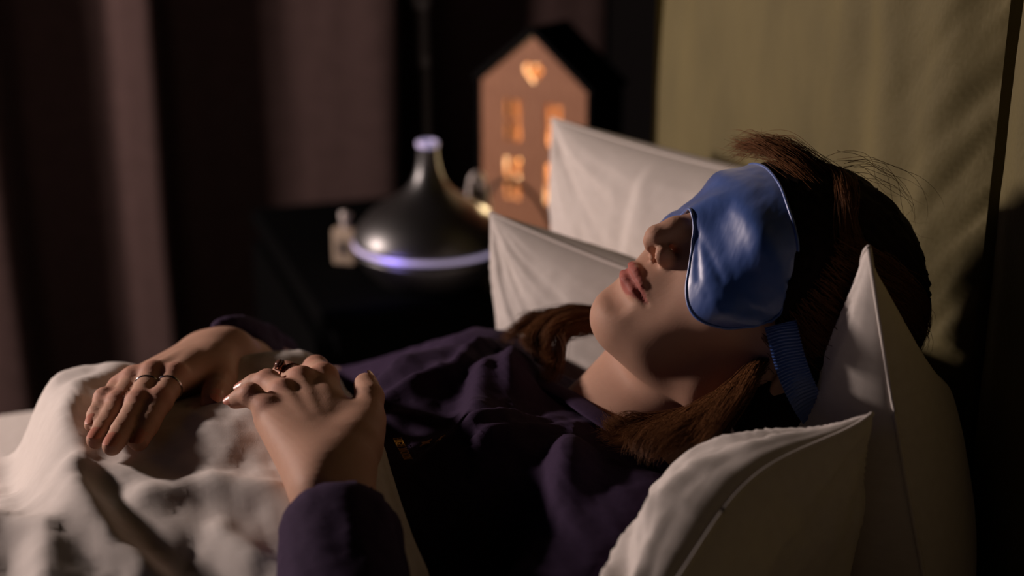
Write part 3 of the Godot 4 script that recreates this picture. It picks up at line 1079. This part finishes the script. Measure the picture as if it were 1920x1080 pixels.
func join(parts: Array) -> ArrayMesh:
	# parts: [verts, idx, colours]
	var v := PackedVector3Array()
	var idx := PackedInt32Array()
	var c := PackedColorArray()
	for p in parts:
		var at := v.size()
		v.append_array(p[0])
		c.append_array(p[2])
		for i in p[1]: idx.append(i + at)
	return build(v, idx, c)

func torso(f: Sdf, grow: float) -> void:
	f.ell(V(0.16, 0.560, 0.0), V(0.26, 0.080 + grow, 0.150 + grow), 0.03)
	f.ell(V(0.272, 0.607, -0.068), V(0.070, 0.058 + grow, 0.070), 0.04)
	f.ell(V(0.272, 0.607, 0.068), V(0.070, 0.058 + grow, 0.070), 0.04)
	f.cap(V(0.335, 0.600, -0.12), V(0.335, 0.600, 0.12), 0.050 + grow, 0.050 + grow, 0.04)
	f.cap(V(0.36, 0.595, -0.04), V(0.36, 0.595, 0.04), 0.052 + grow, 0.052 + grow, 0.03)

func person() -> void:
	var who := thing("person", "woman asleep on her back in a navy long sleeved shirt, hands folded on the duvet", "person", Vector3.ZERO)
	# --- skin
	var parts := []
	var hf := head_field()
	var r := hf.nets(mm(-92, -118, -112), mm(92, 222, 124), 0.0018)
	var v: PackedVector3Array = r[0]
	var cols := PackedColorArray()
	for i in v.size():
		cols.append(head_colour(v[i]))
		v[i] = head_xf * v[i]
	parts.append([v, r[1], cols])
	for h in [[L_WRIST, L_ELBOW, L_MCP, L_FIN, L_THUMB, V(-0.15, 0.95, 0.25)], [R_WRIST, R_ELBOW, R_MCP, R_FIN, R_THUMB, V(-0.2, 0.92, 0.33)]]:
		var dorsal: Vector3 = h[5].normalized()
		var f := hand_field(h[0], h[1], h[2], h[3], h[4], dorsal)
		var all := [h[0], h[0] + (h[1] - h[0]).normalized() * 0.11]
		var joints := []
		all.append_array(h[2])
		all.append_array(h[4])
		for q in h[3]:
			all.append_array(q)
			joints.append(q[0] + dorsal * 0.007)
		for q in h[2]: joints.append(q + dorsal * 0.010)
		var bb := bounds(all, 0.024)
		r = f.nets(bb[0], bb[1], 0.0021)
		var cc := PackedColorArray()
		for q in r[0]: cc.append(hand_colour(q, joints))
		parts.append([r[0], r[1], cc])
	# body under the clothes, down to the legs
	var bf := Sdf.new()
	torso(bf, -0.010)
	for s in [[L_SHOULDER, L_ELBOW, L_WRIST], [R_SHOULDER, R_ELBOW, R_WRIST]]:
		bf.cap(s[0], s[1], 0.042, 0.034, 0.02)
		bf.cap(s[1], s[2].lerp(s[1], 0.25), 0.034, 0.024, 0.02)
	for s in [-1.0, 1.0]:
		bf.cap(V(-0.10, 0.552, 0.07 * s), V(-0.52, 0.545, 0.08 * s), 0.048, 0.040, 0.03)
		bf.cap(V(-0.52, 0.545, 0.08 * s), V(-0.92, 0.537, 0.07 * s), 0.040, 0.030, 0.02)
		bf.cap(V(-0.92, 0.530, 0.07 * s), V(-0.96, 0.572, 0.08 * s), 0.026, 0.022, 0.02)
	r = bf.nets(V(-1.02, 0.49, -0.40), V(0.44, 0.73, 0.40), 0.014)
	var bc := PackedColorArray()
	bc.resize(r[0].size())
	bc.fill(Color(0.60, 0.355, 0.25))
	parts.append([r[0], r[1], bc])
	obj("body", join(parts), M.skin, who)
	# --- nails
	for h in [[L_FIN, L_THUMB, V(-0.25, 0.85, 0.45), V(0.85, 0.35, 0.35)], [R_FIN, R_THUMB, V(-0.15, 0.90, 0.42), V(0.55, 0.65, 0.5)]]:
		for i in 5:
			var tip: Vector3 = h[0][i][2] if i < 4 else h[1][3]
			var dip: Vector3 = h[0][i][1] if i < 4 else h[1][2]
			var rad: float = [0.0067, 0.0068, 0.0064, 0.0057, 0.0088][i]
			var ax := (tip - dip).normalized()
			var up: Vector3 = h[2] if i < 4 else h[3]
			up = (up - ax * up.dot(ax)).normalized()
			var b := Basis(ax.cross(up), up, -ax)
			obj("fingernail", nail(rad), M.nail, who, Transform3D(b, tip + ax * rad * 0.25))
	# --- shirt
	var sf := Sdf.new()
	torso(sf, 0.004)
	for s in [[L_SHOULDER, L_ELBOW, L_WRIST, 0.19, 0.047, 0.0375], [R_SHOULDER, R_ELBOW, R_WRIST, 0.20, 0.036, 0.031]]:
		sf.cap(s[0], s[1], 0.056, s[4], 0.03)
		sf.cap(s[1], s[2].lerp(s[1], s[3]), s[4], s[5], 0.02)
	shirt_folds(sf)
	# hollow the cuffs
	for s in [[L_ELBOW, L_WRIST, 0.19, 0.0275], [R_ELBOW, R_WRIST, 0.20, 0.0235]]:
		var end: Vector3 = s[1].lerp(s[0], s[2])
		var dirn: Vector3 = (s[1] - s[0]).normalized()
		sf.cut(end - dirn * 0.02, end + dirn * 0.06, s[3], s[3] + 0.003, 0.004)
	shirt_field = sf
	r = sf.nets(V(-0.14, 0.50, -0.42), V(0.44, 0.735, 0.42), 0.0033)
	v = r[0]
	var nn := normals_of(v, r[1])
	for i in v.size():
		var p := v[i]
		var d := 0.0022 * (0.3 - absf(noise.get_noise_3d(p.x * 26.0, p.y * 14.0, p.z * 9.0))) + 0.0016 * noise.get_noise_3d(p.x * 45.0, p.y * 45.0, p.z * 30.0)
		v[i] = p + nn[i] * d
		if p.x > 0.18 and nn[i].y > 0.1: v[i].y += (chest_fold(p.x, p.z) - 0.004) * smoothstep(0.1, 0.5, nn[i].y)
	var shirt := obj("shirt", build(v, r[1]), M.jersey, who)
	# collar band round the neck
	var col := spline([V(0.372, 0.622, -0.105), V(0.352, 0.662, -0.088), V(0.341, 0.668, -0.064), V(0.338, 0.660, -0.036), V(0.345, 0.654, -0.012), V(0.353, 0.654, 0.012), V(0.358, 0.662, 0.045), V(0.372, 0.660, 0.075), V(0.395, 0.640, 0.092)], 60)
	for i in col.size():
		var p: Vector3 = col[i]
		col[i] = p - Vector3.UP * (shirt_field.dist(p) - 0.001)
	obj("collar", tube(col, 0.0085, 12, false, 0.28), M.jersey, shirt)
	# print on the chest: a pale disc, gold lettering and stars
	var font := SystemFont.new()
	font.font_names = PackedStringArray(["Droid Serif"])
	var tm := TextMesh.new()
	tm.text = "HIGH MOON"
	tm.font = font
	tm.font_size = 24
	tm.pixel_size = 0.00034
	tm.depth = 0.0006
	var on := func(x: float, z: float) -> Vector3:
		var t := shirt_field.hit(V(x, 0.78, z), Vector3.DOWN, 0.3)
		return V(x, 0.78 - t + chest_fold(x, z) - 0.004, z)
	var c0: Vector3 = on.call(0.221, 0.014)
	var c1: Vector3 = on.call(0.217, 0.054)
	var run := (c1 - c0).normalized()
	var upd := V(1, 0, 0)
	upd = (upd - run * upd.dot(run)).normalized()
	obj("print_lettering", tm, M.gold_print, shirt, Transform3D(Basis(run, upd, run.cross(upd)), c0.lerp(c1, 0.5) + run.cross(upd) * 0.005))
	for q in [[0.2345, 0.040, 0.0055, 0.4], [0.241, 0.055, 0.0045, 1.3]]:
		var p: Vector3 = on.call(q[0], q[1])
		var star := PackedVector2Array()
		for i in 8: star.append(Vector2.from_angle(TAU * i / 8 + q[3]) * (q[2] if i % 2 == 0 else q[2] * 0.4))
		var px: Vector3 = on.call(q[0] + 0.006, q[1])
		var pz: Vector3 = on.call(q[0], q[1] + 0.006)
		var bx := (px - p).normalized()
		var bn := (pz - p).cross(px - p).normalized()
		obj("print_star", extrude(star, 0.0006), M.gold_print, shirt, Transform3D(Basis(bx, bn.cross(bx), bn), p + bn * 0.0015))
	hair(who)

func shirt_folds(f: Sdf) -> void:
	# heavy folds of the far cuff and the near shoulder
	for r in [
		[[V(0.318, 0.650, 0.105), V(0.304, 0.648, 0.14), V(0.292, 0.628, 0.185), V(0.28, 0.60, 0.21)], 0.014],
		[[V(0.127, 0.672, -0.182), V(0.15, 0.660, -0.205), V(0.19, 0.630, -0.25)], 0.007],
		]:
		var p: Array = spline(r[0], 8)
		for i in 7:
			f.cap(p[i], p[i + 1], r[1], r[1], 0.016)

# slack cloth over the chest: ridges steep towards the foot end; [points in x and z, height, width before, width behind]
var CHEST_FOLDS := [
	[[Vector2(0.222, -0.074), Vector2(0.259, -0.100), Vector2(0.297, -0.104), Vector2(0.349, -0.113)], 0.008, 0.007, 0.018],
	[[Vector2(0.218, -0.045), Vector2(0.248, -0.050), Vector2(0.271, -0.055), Vector2(0.275, -0.071)], 0.007, 0.006, 0.010],
	[[Vector2(0.322, -0.070), Vector2(0.297, -0.030), Vector2(0.276, 0.016), Vector2(0.262, 0.060)], 0.016, 0.010, 0.026],
	[[Vector2(0.342, -0.085), Vector2(0.324, -0.044), Vector2(0.308, 0.006)], 0.011, 0.008, 0.018],
	[[Vector2(0.210, -0.029), Vector2(0.238, -0.014), Vector2(0.263, 0.009)], 0.006, 0.006, 0.010],
	[[Vector2(0.222, 0.063), Vector2(0.268, 0.054), Vector2(0.325, 0.036)], 0.006, 0.006, 0.010],
	[[Vector2(0.247, 0.080), Vector2(0.289, 0.066), Vector2(0.340, 0.050)], 0.005, 0.006, 0.010],
	[[Vector2(0.280, -0.047), Vector2(0.304, -0.086), Vector2(0.333, -0.110)], 0.009, 0.007, 0.014],
	[[Vector2(0.325, 0.074), Vector2(0.304, 0.115), Vector2(0.283, 0.163)], 0.010, 0.008, 0.020],
	]

func chest_fold(x: float, z: float) -> float:
	var y := 0.0
	var p := Vector2(x, z)
	for r in CHEST_FOLDS:
		var best := 9.0
		var side := 1.0
		var along := 0.0
		var n: int = r[0].size() - 1
		for i in n:
			var a: Vector2 = r[0][i]
			var ab: Vector2 = r[0][i + 1] - a
			var t := clampf((p - a).dot(ab) / ab.length_squared(), 0.0, 1.0)
			var d := (p - a - ab * t).length()
			if d < best:
				best = d
				side = p.x - a.x - ab.x * t + 0.4 * (p.y - a.y - ab.y * t)
				along = (i + t) / n
		var w: float = r[2] if side < 0.0 else r[3]
		if best < w * 3.0:
			y += 1.25 * r[1] * exp(-pow(best / w, 2)) * minf(1.0, 0.35 + 2.5 * minf(along, 1.0 - along))
	return y

func nail(r: float) -> ArrayMesh:
	# curved plate: x across, y up, -z towards the fingertip
	var f := func(u: float, w: float) -> Vector3:
		var z := lerpf(r * 1.15, -r * 0.95, w)
		var half := 0.95 * sqrt(maxf(1.0 - pow(absf(w - 0.45) / 0.58, 4), 0.02))
		var an := (u - 0.5) * 2.0 * half
		var rr := r * (1.04 - 0.28 * w * w)
		return V(sin(an) * rr, cos(an) * rr, z)
	return sheet(9, 9, f, false)

# ---------------------------------------------------------------- hair
func strand(v: PackedVector3Array, idx: PackedInt32Array, nrm: PackedVector3Array, pts: Array, r: float) -> void:
	var n := pts.size()
	var base := v.size()
	for i in n:
		var t: Vector3 = (pts[mini(i + 1, n - 1)] - pts[maxi(i - 1, 0)]).normalized()
		var u := t.cross(V(0.31, 0.87, 0.37)).normalized()
		var w := t.cross(u)
		var rr := r * (1.0 - 0.75 * pow(float(i) / (n - 1), 3))
		for k in 3:
			var d := u * cos(TAU * k / 3) + w * sin(TAU * k / 3)
			v.append(pts[i] + d * rr)
			nrm.append(d)
	for i in n - 1:
		for k in 3:
			var a := base + i * 3 + k
			var b := base + i * 3 + (k + 1) % 3
			idx.append_array([a, a + 3, b, b, a + 3, b + 3])

func hair(who: Node3D) -> void:
	var rng := RandomNumberGenerator.new()
	rng.seed = 11
	# solid mass below the strands
	var f := Sdf.new()
	f.ell(mm(0, 133, -6), mm(83, 82, 96), 0.02)
	f.ell(mm(0, 95, -52), mm(70, 80, 54), 0.03)
	for s in [-1.0, 1.0]:
		f.cap(mm(66 * s, 120, -18), mm(60 * s, 40, -35), 0.022, 0.024, 0.02)
	f.plane(mm(0, 157, 86), V(0, -0.66, 0.75), 0.006)
	var r := f.nets(mm(-100, -20, -130), mm(100, 245, 110), 0.004)
	var v: PackedVector3Array = r[0]
	for i in v.size():
		var p := v[i]
		var q := p - mm(0, 130, 0)
		var an := atan2(q.x, q.y)
		v[i] = head_xf * (p + q.normalized() * 0.003 * noise.get_noise_2d(an * 22.0, q.z * 12.0))
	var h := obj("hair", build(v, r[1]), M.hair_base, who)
	tag(h, "long brown hair loose over the pillow and shoulder")
	var sv := PackedVector3Array()
	var si := PackedInt32Array()
	var sn := PackedVector3Array()
	# combed back over the skull
	var pole := V(0, -0.22, 0.975).normalized()
	var e1 := V(1, 0, 0)
	var e2 := pole.cross(e1)
	for s in 5200:
		var az := rng.randf_range(-0.75, PI + 0.75)
		var lift := 1.0 + rng.randf() * 0.045 + (0.08 * rng.randf() if rng.randf() < 0.05 else 0.0)
		var t0 := rng.randf_range(1.02, 1.5)
		var t1 := t0 + rng.randf_range(0.5, 1.3)
		var pts := []
		var wob := rng.randf() * 9.0
		for i in 9:
			var th := lerpf(t0, t1, i / 8.0)
			var aa := az + 0.10 * noise.get_noise_2d(wob + th * 2.0, az * 4.0)
			var d := pole * cos(th) + (e1 * cos(aa) - e2 * sin(aa)) * sin(th)
			pts.append(head_xf * (mm(0, 133, -6) + d * mm(83, 82, 96) * lift))
		strand(sv, si, sn, pts, 0.0002)
	# locks given by guide lines: [guides, strands, spread at root, spread at end, curl]
	for g in locks():
		var gs: Array = g[0]
		var curves := []
		for c in gs: curves.append(spline(c, 16))
		var clump := 0.0
		for s in g[1]:
			if s % 22 == 0 or g[1] < 50: clump = rng.randf()
			var t := clampf(clump + rng.randfn(0.0, 0.035), 0.0, 1.0) * (gs.size() - 1)
			var k := mini(int(t), gs.size() - 2)
			var off := V(rng.randfn(), rng.randfn(), rng.randfn()) * 0.5
			var off2 := V(rng.randfn(), rng.randfn(), rng.randfn()) * 0.5
			var pts := []
			var ph := clump * 20.0 + rng.randf() * 0.9
			var cut: float = 1.0 if rng.randf() > 0.4 else rng.randf_range(0.72, 1.0)
			for i in 16:
				var w := i / 15.0 * cut
				var fi := w * 15.0
				var i0 := mini(int(fi), 14)
				var pa: Vector3 = curves[k][i0].lerp(curves[k][i0 + 1], fi - i0)
				var pb: Vector3 = curves[k + 1][i0].lerp(curves[k + 1][i0 + 1], fi - i0)
				var p := pa.lerp(pb, t - k)
				p += off * g[2] * (1.0 - w) + off2 * g[3] * w
				p += V(sin(ph + w * 9.0), cos(ph * 1.3 + w * 8.0), sin(ph * 0.7 + w * 7.0)) * g[4] * w * w
				pts.append(p)
			strand(sv, si, sn, pts, 0.0002)
	var st := obj("strands", build(sv, si, PackedColorArray(), PackedVector2Array(), sn), M.hair, h)
	st.set_meta("kind", "stuff")

func locks() -> Array:
	var H := head_xf
	return [
		# near side, spilling from behind the ear on to shoulder and pillow
		[[
			[V(0.442, 0.668, 0.075), V(0.405, 0.668, 0.080), V(0.372, 0.668, 0.080), V(0.350, 0.672, 0.078)],
			[V(0.448, 0.672, 0.082), V(0.408, 0.672, 0.094), V(0.375, 0.668, 0.100), V(0.348, 0.670, 0.100)],
			[V(0.455, 0.682, 0.088), V(0.420, 0.688, 0.110), V(0.385, 0.684, 0.124), V(0.352, 0.674, 0.130)],
			[V(0.465, 0.692, 0.088), V(0.437, 0.704, 0.114), V(0.405, 0.698, 0.134), V(0.368, 0.682, 0.148)],
			[V(0.480, 0.702, 0.080), V(0.452, 0.716, 0.112), V(0.425, 0.710, 0.136), V(0.388, 0.692, 0.156)]],
			4600, 0.006, 0.006, 0.006],
		# far side, from below the jaw across the collar
		[[
			[V(0.415, 0.688, -0.050), V(0.386, 0.688, -0.050), V(0.362, 0.682, -0.040), V(0.352, 0.670, -0.024)],
			[V(0.415, 0.690, -0.058), V(0.388, 0.694, -0.066), V(0.362, 0.688, -0.062), V(0.346, 0.674, -0.048)],
			[V(0.415, 0.690, -0.065), V(0.390, 0.694, -0.078), V(0.365, 0.686, -0.082), V(0.345, 0.676, -0.080)],
			[V(0.415, 0.690, -0.070), V(0.390, 0.692, -0.090), V(0.366, 0.684, -0.100), V(0.340, 0.680, -0.104)]],
			2400, 0.005, 0.004, 0.009],
		# tuft over the forehead
		[[
			[H * mm(22, 176, 62), H * mm(0, 172, 82), H * mm(-30, 162, 92), H * mm(-60, 146, 86)],
			[H * mm(10, 184, 54), H * mm(-10, 182, 76), H * mm(-35, 170, 88), H * mm(-58, 154, 82)],
			[H * mm(0, 194, 42), H * mm(0, 194, 62), H * mm(-20, 184, 80), H * mm(-45, 168, 82)]],
			420, 0.006, 0.008, 0.005],
		# lock falling to the near side
		[[
			[H * mm(-6, 188, 54), H * mm(8, 192, 64), H * mm(34, 184, 63), H * mm(60, 166, 50)],
			[H * mm(-6, 196, 40), H * mm(10, 201, 50), H * mm(36, 192, 51), H * mm(64, 172, 40)]],
			260, 0.005, 0.005, 0.004],
		# loose hairs on the crown
		[[
			[H * mm(0, 202, 50), H * mm(5, 214, 45), H * mm(10, 222, 25), H * mm(10, 224, 0)],
			[H * mm(-20, 198, 50), H * mm(-15, 216, 40), H * mm(-5, 226, 10), H * mm(0, 222, -30)]],
			14, 0.014, 0.018, 0.010],
		]

# ---------------------------------------------------------------- sleep mask
func sleep_mask() -> void:
	var hf := head_field()
	var n := 121
	var m := 61
	var most := deg_to_rad(63.0)
	var bot := [[0.0, 102.0], [5.0, 99.0], [11.0, 90.0], [20.0, 78.0], [27.0, 69.0], [35.0, 63.5], [43.0, 64.5], [53.0, 75.0], [60.0, 90.0], [63.0, 101.0]]
	var top := [[0.0, 160.0], [11.0, 159.0], [23.0, 155.0], [34.0, 150.0], [44.0, 142.0], [54.5, 127.0], [60.0, 116.0], [63.0, 108.0]]
	var rad := PackedFloat32Array()
	rad.resize(n * m)
	var ys := PackedFloat32Array()
	ys.resize(n * m)
	for i in n:
		var th := lerpf(-most, most, float(i) / (n - 1))
		var dg := absf(rad_to_deg(th))
		for j in m:
			var y := lerpf(ramp(bot, dg), ramp(top, dg), float(j) / (m - 1)) * 0.001
			ys[j * n + i] = y
			var dirn := V(sin(th), 0, cos(th))
			rad[j * n + i] = 0.16 - hf.hit(V(0, y, 0.006) + dirn * 0.16, -dirn, 0.16)
	# stretch the cloth over hollows: smooth, never below the skin
	for pass_ in 150:
		var old := rad.duplicate()
		for j in m:
			for i in n:
				var s := 0.0
				var c := 0
				for o in [[-1, 0], [1, 0], [0, -1], [0, 1]]:
					var x: int = i + o[0]
					var y: int = j + o[1]
					if x >= 0 and x < n and y >= 0 and y < m:
						s += old[y * n + x]
						c += 1
				rad[j * n + i] = maxf(old[j * n + i], s / c)
	for pass_ in 8:
		var old := rad.duplicate()
		for j in range(1, m - 1):
			for i in range(1, n - 1):
				rad[j * n + i] = (old[j * n + i - 1] + old[j * n + i + 1] + old[j * n + i - n] + old[j * n + i + n]) / 4.0
	var v := PackedVector3Array()
	var idx := PackedInt32Array()
	for side in 2:
		for j in m:
			for i in n:
				var th := lerpf(-most, most, float(i) / (n - 1))
				var w := float(j) / (m - 1)
				var e := minf(minf(w, 1.0 - w) * 0.075, (1.0 - absf(2.0 * i / (n - 1) - 1.0)) * 0.07)
				var puff := 0.0005 if side else 0.0014 + 0.0038 * (1.0 - exp(-e / 0.008))
				if side == 0:
					# gathers fanning from the nose corner, and soft creases
					var at2 := Vector2(absf(rad_to_deg(th)), ys[j * n + i] * 1000.0)
					for cr in [[Vector2(9, 95), Vector2(27, 80), 0.0016, 2.2], [Vector2(8, 97), Vector2(34, 92), 0.0012, 2.6], [Vector2(44, 82), Vector2(56, 100), 0.0010, 2.2], [Vector2(36, 78), Vector2(50, 96), 0.0008, 2.0]]:
						var ab: Vector2 = cr[1] - cr[0]
						var tt := clampf((at2 - cr[0]).dot(ab) / ab.length_squared(), 0.0, 1.0)
						puff -= 0.55 * cr[2] * exp(-pow((at2 - cr[0] - ab * tt).length() / cr[3], 2)) * minf(e / 0.006, 1.0)
					puff += 0.0005 * noise.get_noise_2d(th * 4.0, ys[j * n + i] * 40.0) * minf(e / 0.006, 1.0)
				var lift := 0.002 * exp(-pow(th / 0.16, 2)) * exp(-w / 0.18)
				var rr2 := rad[j * n + i] + puff + lift
				v.append(head_xf * V(sin(th) * rr2, ys[j * n + i], cos(th) * rr2 + 0.006))
		idx.append_array(sheet_idx(n, m, side * n * m, side == 1))
	var t := thing("sleep_mask", "blue satin sleep mask covering her eyes", "sleep mask")
	obj("padded_cover", build(v, idx), M.satin, t)
	var edge := []
	for i in n: edge.append(v[i])
	for i in range(n - 1, -1, -1): edge.append(v[(m - 1) * n + i])
	obj("edge_binding", tube(edge, 0.0011, 8, true), M.satin, t)
	# gathered elastic strap on each side, going round the back of the head
	for s in [-1.0, 1.0]:
		var path := spline([mm(72 * s, 105, 38), mm(82 * s, 97, 22), mm(89 * s, 90, 2), mm(88 * s, 86, -30), mm(72 * s, 86, -75), mm(40 * s, 86, -106)], 60)
		var f := func(u: float, w: float) -> Vector3:
			var i := mini(int(u * 59.0), 58)
			var p: Vector3 = path[i].lerp(path[i + 1], u * 59.0 - i)
			var wide := 0.021 + 0.0006 * sin(u * 310.0)
			var outw := V(p.x, 0, p.z).normalized()
			var along: Vector3 = (path[i + 1] - path[i]).normalized()
			var up: Vector3 = along.cross(outw).normalized() * (-1.0 * float(s))
			var ruffle := 0.0009 * sin(u * 330.0 + 2.5 * sin(w * 4.0)) * (0.5 + absf(w - 0.5))
			return head_xf * (p + up * (w - 0.5) * wide + outw * (ruffle + 0.002))
		obj("strap", sheet(240, 12, f, s > 0), M.satin, t)

# ---------------------------------------------------------------- duvet
func ridge(x: float, z: float, pts: Array, amp: float, wid: float) -> float:
	var best := 9.0
	var along := 0.0
	if (Vector2(x, z) - (pts[1] as Vector2)).length_squared() > 0.04: return 0.0
	for i in pts.size() - 1:
		var a: Vector2 = pts[i]
		var b: Vector2 = pts[i + 1]
		var ab := b - a
		var t := clampf((Vector2(x, z) - a).dot(ab) / ab.length_squared(), 0.0, 1.0)
		var d := (Vector2(x, z) - a - ab * t).length()
		if d < best:
			best = d
			along = (i + t) / (pts.size() - 1)
	return amp * exp(-pow(best / wid, 2)) * (0.55 + 0.45 * sin(PI * along))

var duvet_prof := [[-0.45, 0.503], [-0.36, 0.506], [-0.30, 0.522], [-0.255, 0.565], [-0.21, 0.622], [-0.165, 0.645], [-0.11, 0.652], [-0.05, 0.653], [0.0, 0.650], [0.05, 0.647], [0.10, 0.637], [0.16, 0.617], [0.23, 0.585], [0.32, 0.540], [0.45, 0.512], [0.8, 0.506]]

var creases := []

func make_creases() -> void:
	# loose creases of the cover, running slantwise off the body
	var rng := RandomNumberGenerator.new()
	rng.seed = 5
	for i in 15:
		var a := Vector2(rng.randf_range(-0.16, 0.18), rng.randf_range(-0.06, 0.24))
		var an := rng.randf_range(0.9, 2.5)
		var pts := [a]
		for k in 3:
			an += rng.randf_range(-0.25, 0.25)
			a += Vector2.from_angle(an) * rng.randf_range(0.02, 0.05)
			pts.append(a)
		creases.append([pts, rng.randf_range(0.003, 0.0065) * (1.0 if i % 3 else -0.7), rng.randf_range(0.006, 0.011)])

func duvet_height(x: float, z: float) -> float:
	var y := ramp(duvet_prof, z + 0.02 * noise.get_noise_2d(x * 6.0, 3.0))
	# the body sinks towards the legs
	y = 0.5 + (y - 0.5) * lerpf(1.0, lerpf(0.62, 0.84, smoothstep(-0.12, 0.06, z)), smoothstep(0.0, -0.045, x))
	y += 0.030 * smoothstep(-0.10, -0.22, x) * exp(-pow((z + 0.02) / 0.17, 4))
	# nest of the far hand, and the cloth heaped round it
	y += ridge(x, z, [Vector2(0.045, -0.165), Vector2(0.012, -0.14), Vector2(0.002, -0.07), Vector2(0.010, 0.0), Vector2(0.045, 0.022)], 0.009, 0.011)
	y += ridge(x, z, [Vector2(-0.012, -0.175), Vector2(0.03, -0.185), Vector2(0.07, -0.17)], 0.014, 0.02)
	y += 0.010 * smoothstep(0.06, 0.16, x) + 0.015 * exp(-(pow((x - 0.100) / 0.05, 2) + pow((z + 0.01) / 0.055, 2)))
	y += ridge(x, z, [Vector2(0.12, -0.135), Vector2(0.17, -0.13), Vector2(0.212, -0.125)], 0.012, 0.022)
	# bunched folds towards the near side
	y += ridge(x, z, [Vector2(0.000, 0.000), Vector2(0.006, 0.045), Vector2(0.022, 0.095), Vector2(0.05, 0.135), Vector2(0.10, 0.17)], 0.010, 0.012)
	y -= ridge(x, z, [Vector2(0.020, 0.01), Vector2(0.030, 0.055), Vector2(0.048, 0.10), Vector2(0.08, 0.135)], 0.005, 0.010)
	y += ridge(x, z, [Vector2(-0.06, -0.10), Vector2(-0.045, -0.03), Vector2(-0.05, 0.06)], 0.012, 0.016)
	y += ridge(x, z, [Vector2(0.05, 0.045), Vector2(0.085, 0.05), Vector2(0.12, 0.075), Vector2(0.14, 0.11)], 0.010, 0.013)
	y += ridge(x, z, [Vector2(0.08, 0.09), Vector2(0.10, 0.13), Vector2(0.14, 0.17)], 0.010, 0.011)
	y += ridge(x, z, [Vector2(-0.05, 0.02), Vector2(-0.02, 0.06), Vector2(-0.02, 0.14)], 0.010, 0.012)
	# small creases everywhere
	var wx := x + 0.02 * noise.get_noise_2d(x * 8.0 + 9.0, z * 8.0)
	for r in creases:
		y += ridge(x, z, r[0], r[1], r[2])
	y += 0.0030 * (0.3 - absf(noise.get_noise_2d(wx * 16.0, z * 7.0 + 4.0)))
	y += 0.002 * (0.3 - absf(noise.get_noise_2d((wx + z) * 24.0, (wx - z) * 10.0)))
	y += 0.010 * noise.get_noise_2d(x * 4.0 + 2.0, z * 4.0)
	return y

func duvet_edge(z: float) -> float:
	return 0.201 + 0.005 * sin(z * 22.0 + 2.4) - 0.10 * smoothstep(0.14, 0.34, z)

func duvet() -> void:
	make_creases()
	var nx := 190
	var nz := 240
	var curl := 10
	var v := PackedVector3Array()
	for j in nz:
		var z := lerpf(-0.44, 0.80, float(j) / (nz - 1))
		var ex := duvet_edge(z)
		var hy := 0.0
		for i in nx:
			var t := float(i) / (nx - 1)
			var x := lerpf(ex, -1.25, 0.28 * t + 0.72 * t * t)
			var y := duvet_height(x, z)
			# thin out into the rolled edge
			var d := ex - x
			y -= 0.012 * exp(-d / 0.012)
			# keep below the hands
			v.append(V(x, y, z))
			if i == 0: hy = y
		# rolled hem: round and back below
		for k in curl:
			var an := PI * (k + 1) / curl
			v.append(V(ex + 0.007 * sin(an), hy - 0.007 * (1.0 - cos(an)), z))
	var row := nx + curl
	var order := PackedInt32Array()
	for k in range(curl - 1, -1, -1): order.append(nx + k)
	for i in nx: order.append(i)
	var idx := PackedInt32Array()
	for j in nz - 1:
		for i in row - 1:
			var a := j * row + order[i]
			var b := j * row + order[i + 1]
			idx.append_array([a, a + row, b, b, a + row, b + row])
	var t := thing("duvet", "rumpled white duvet drawn up to her chest", "duvet")
	obj("cover", build(v, idx), M.cotton, t)

# ---------------------------------------------------------------- finger rings
func band(c: Vector3, ax: Vector3, r: float, w: float) -> ArrayMesh:
	var u := ax.cross(V(0.2, 0.5, 0.9)).normalized()
	var q := ax.cross(u).normalized()
	var pts := []
	for i in 40: pts.append(c + (u * cos(TAU * i / 40) + q * sin(TAU * i / 40)) * r)
	return tube(pts, w, 8, true)

func rings() -> void:
	for q in [[0, "slim silver band on the index finger of her far hand", 0.44], [1, "slim silver band on the middle finger of her far hand", 0.42]]:
		var a: Vector3 = R_MCP[q[0]]
		var b: Vector3 = R_FIN[q[0]][0]
		var t := thing("finger_ring", q[1], "ring", a.lerp(b, q[2]), "silver bands on the far hand")
		obj("band", band(Vector3.ZERO, (b - a).normalized(), 0.0092, 0.0010), M.silver, t)
	var a2: Vector3 = L_MCP[1]
	var b2: Vector3 = L_FIN[1][0]
	var ax := (b2 - a2).normalized()
	var t2 := thing("gem_ring", "antique ring with a brown stone on her near hand", "ring", a2.lerp(b2, 0.6))
	obj("band", band(Vector3.ZERO, ax, 0.0093, 0.0012), M.antique, t2)
	var up := V(-0.55, 0.80, 0.2)
	up = (up - ax * up.dot(ax)).normalized()
	var bs := Basis(ax.cross(up), up, -ax)
	obj("setting", lathe([[0.0, 0.0], [0.0030, 0.0], [0.0042, 0.0028], [0.0046, 0.0042], [0.0036, 0.0044]], 20), M.antique, t2, Transform3D(bs, up * 0.0095))
	obj("stone", lathe([[0.0, 0.003], [0.0040, 0.004], [0.0034, 0.0060], [0.0020, 0.0070], [0.0, 0.0072]], 8), M.smoky_quartz, t2, Transform3D(bs, up * 0.0095))
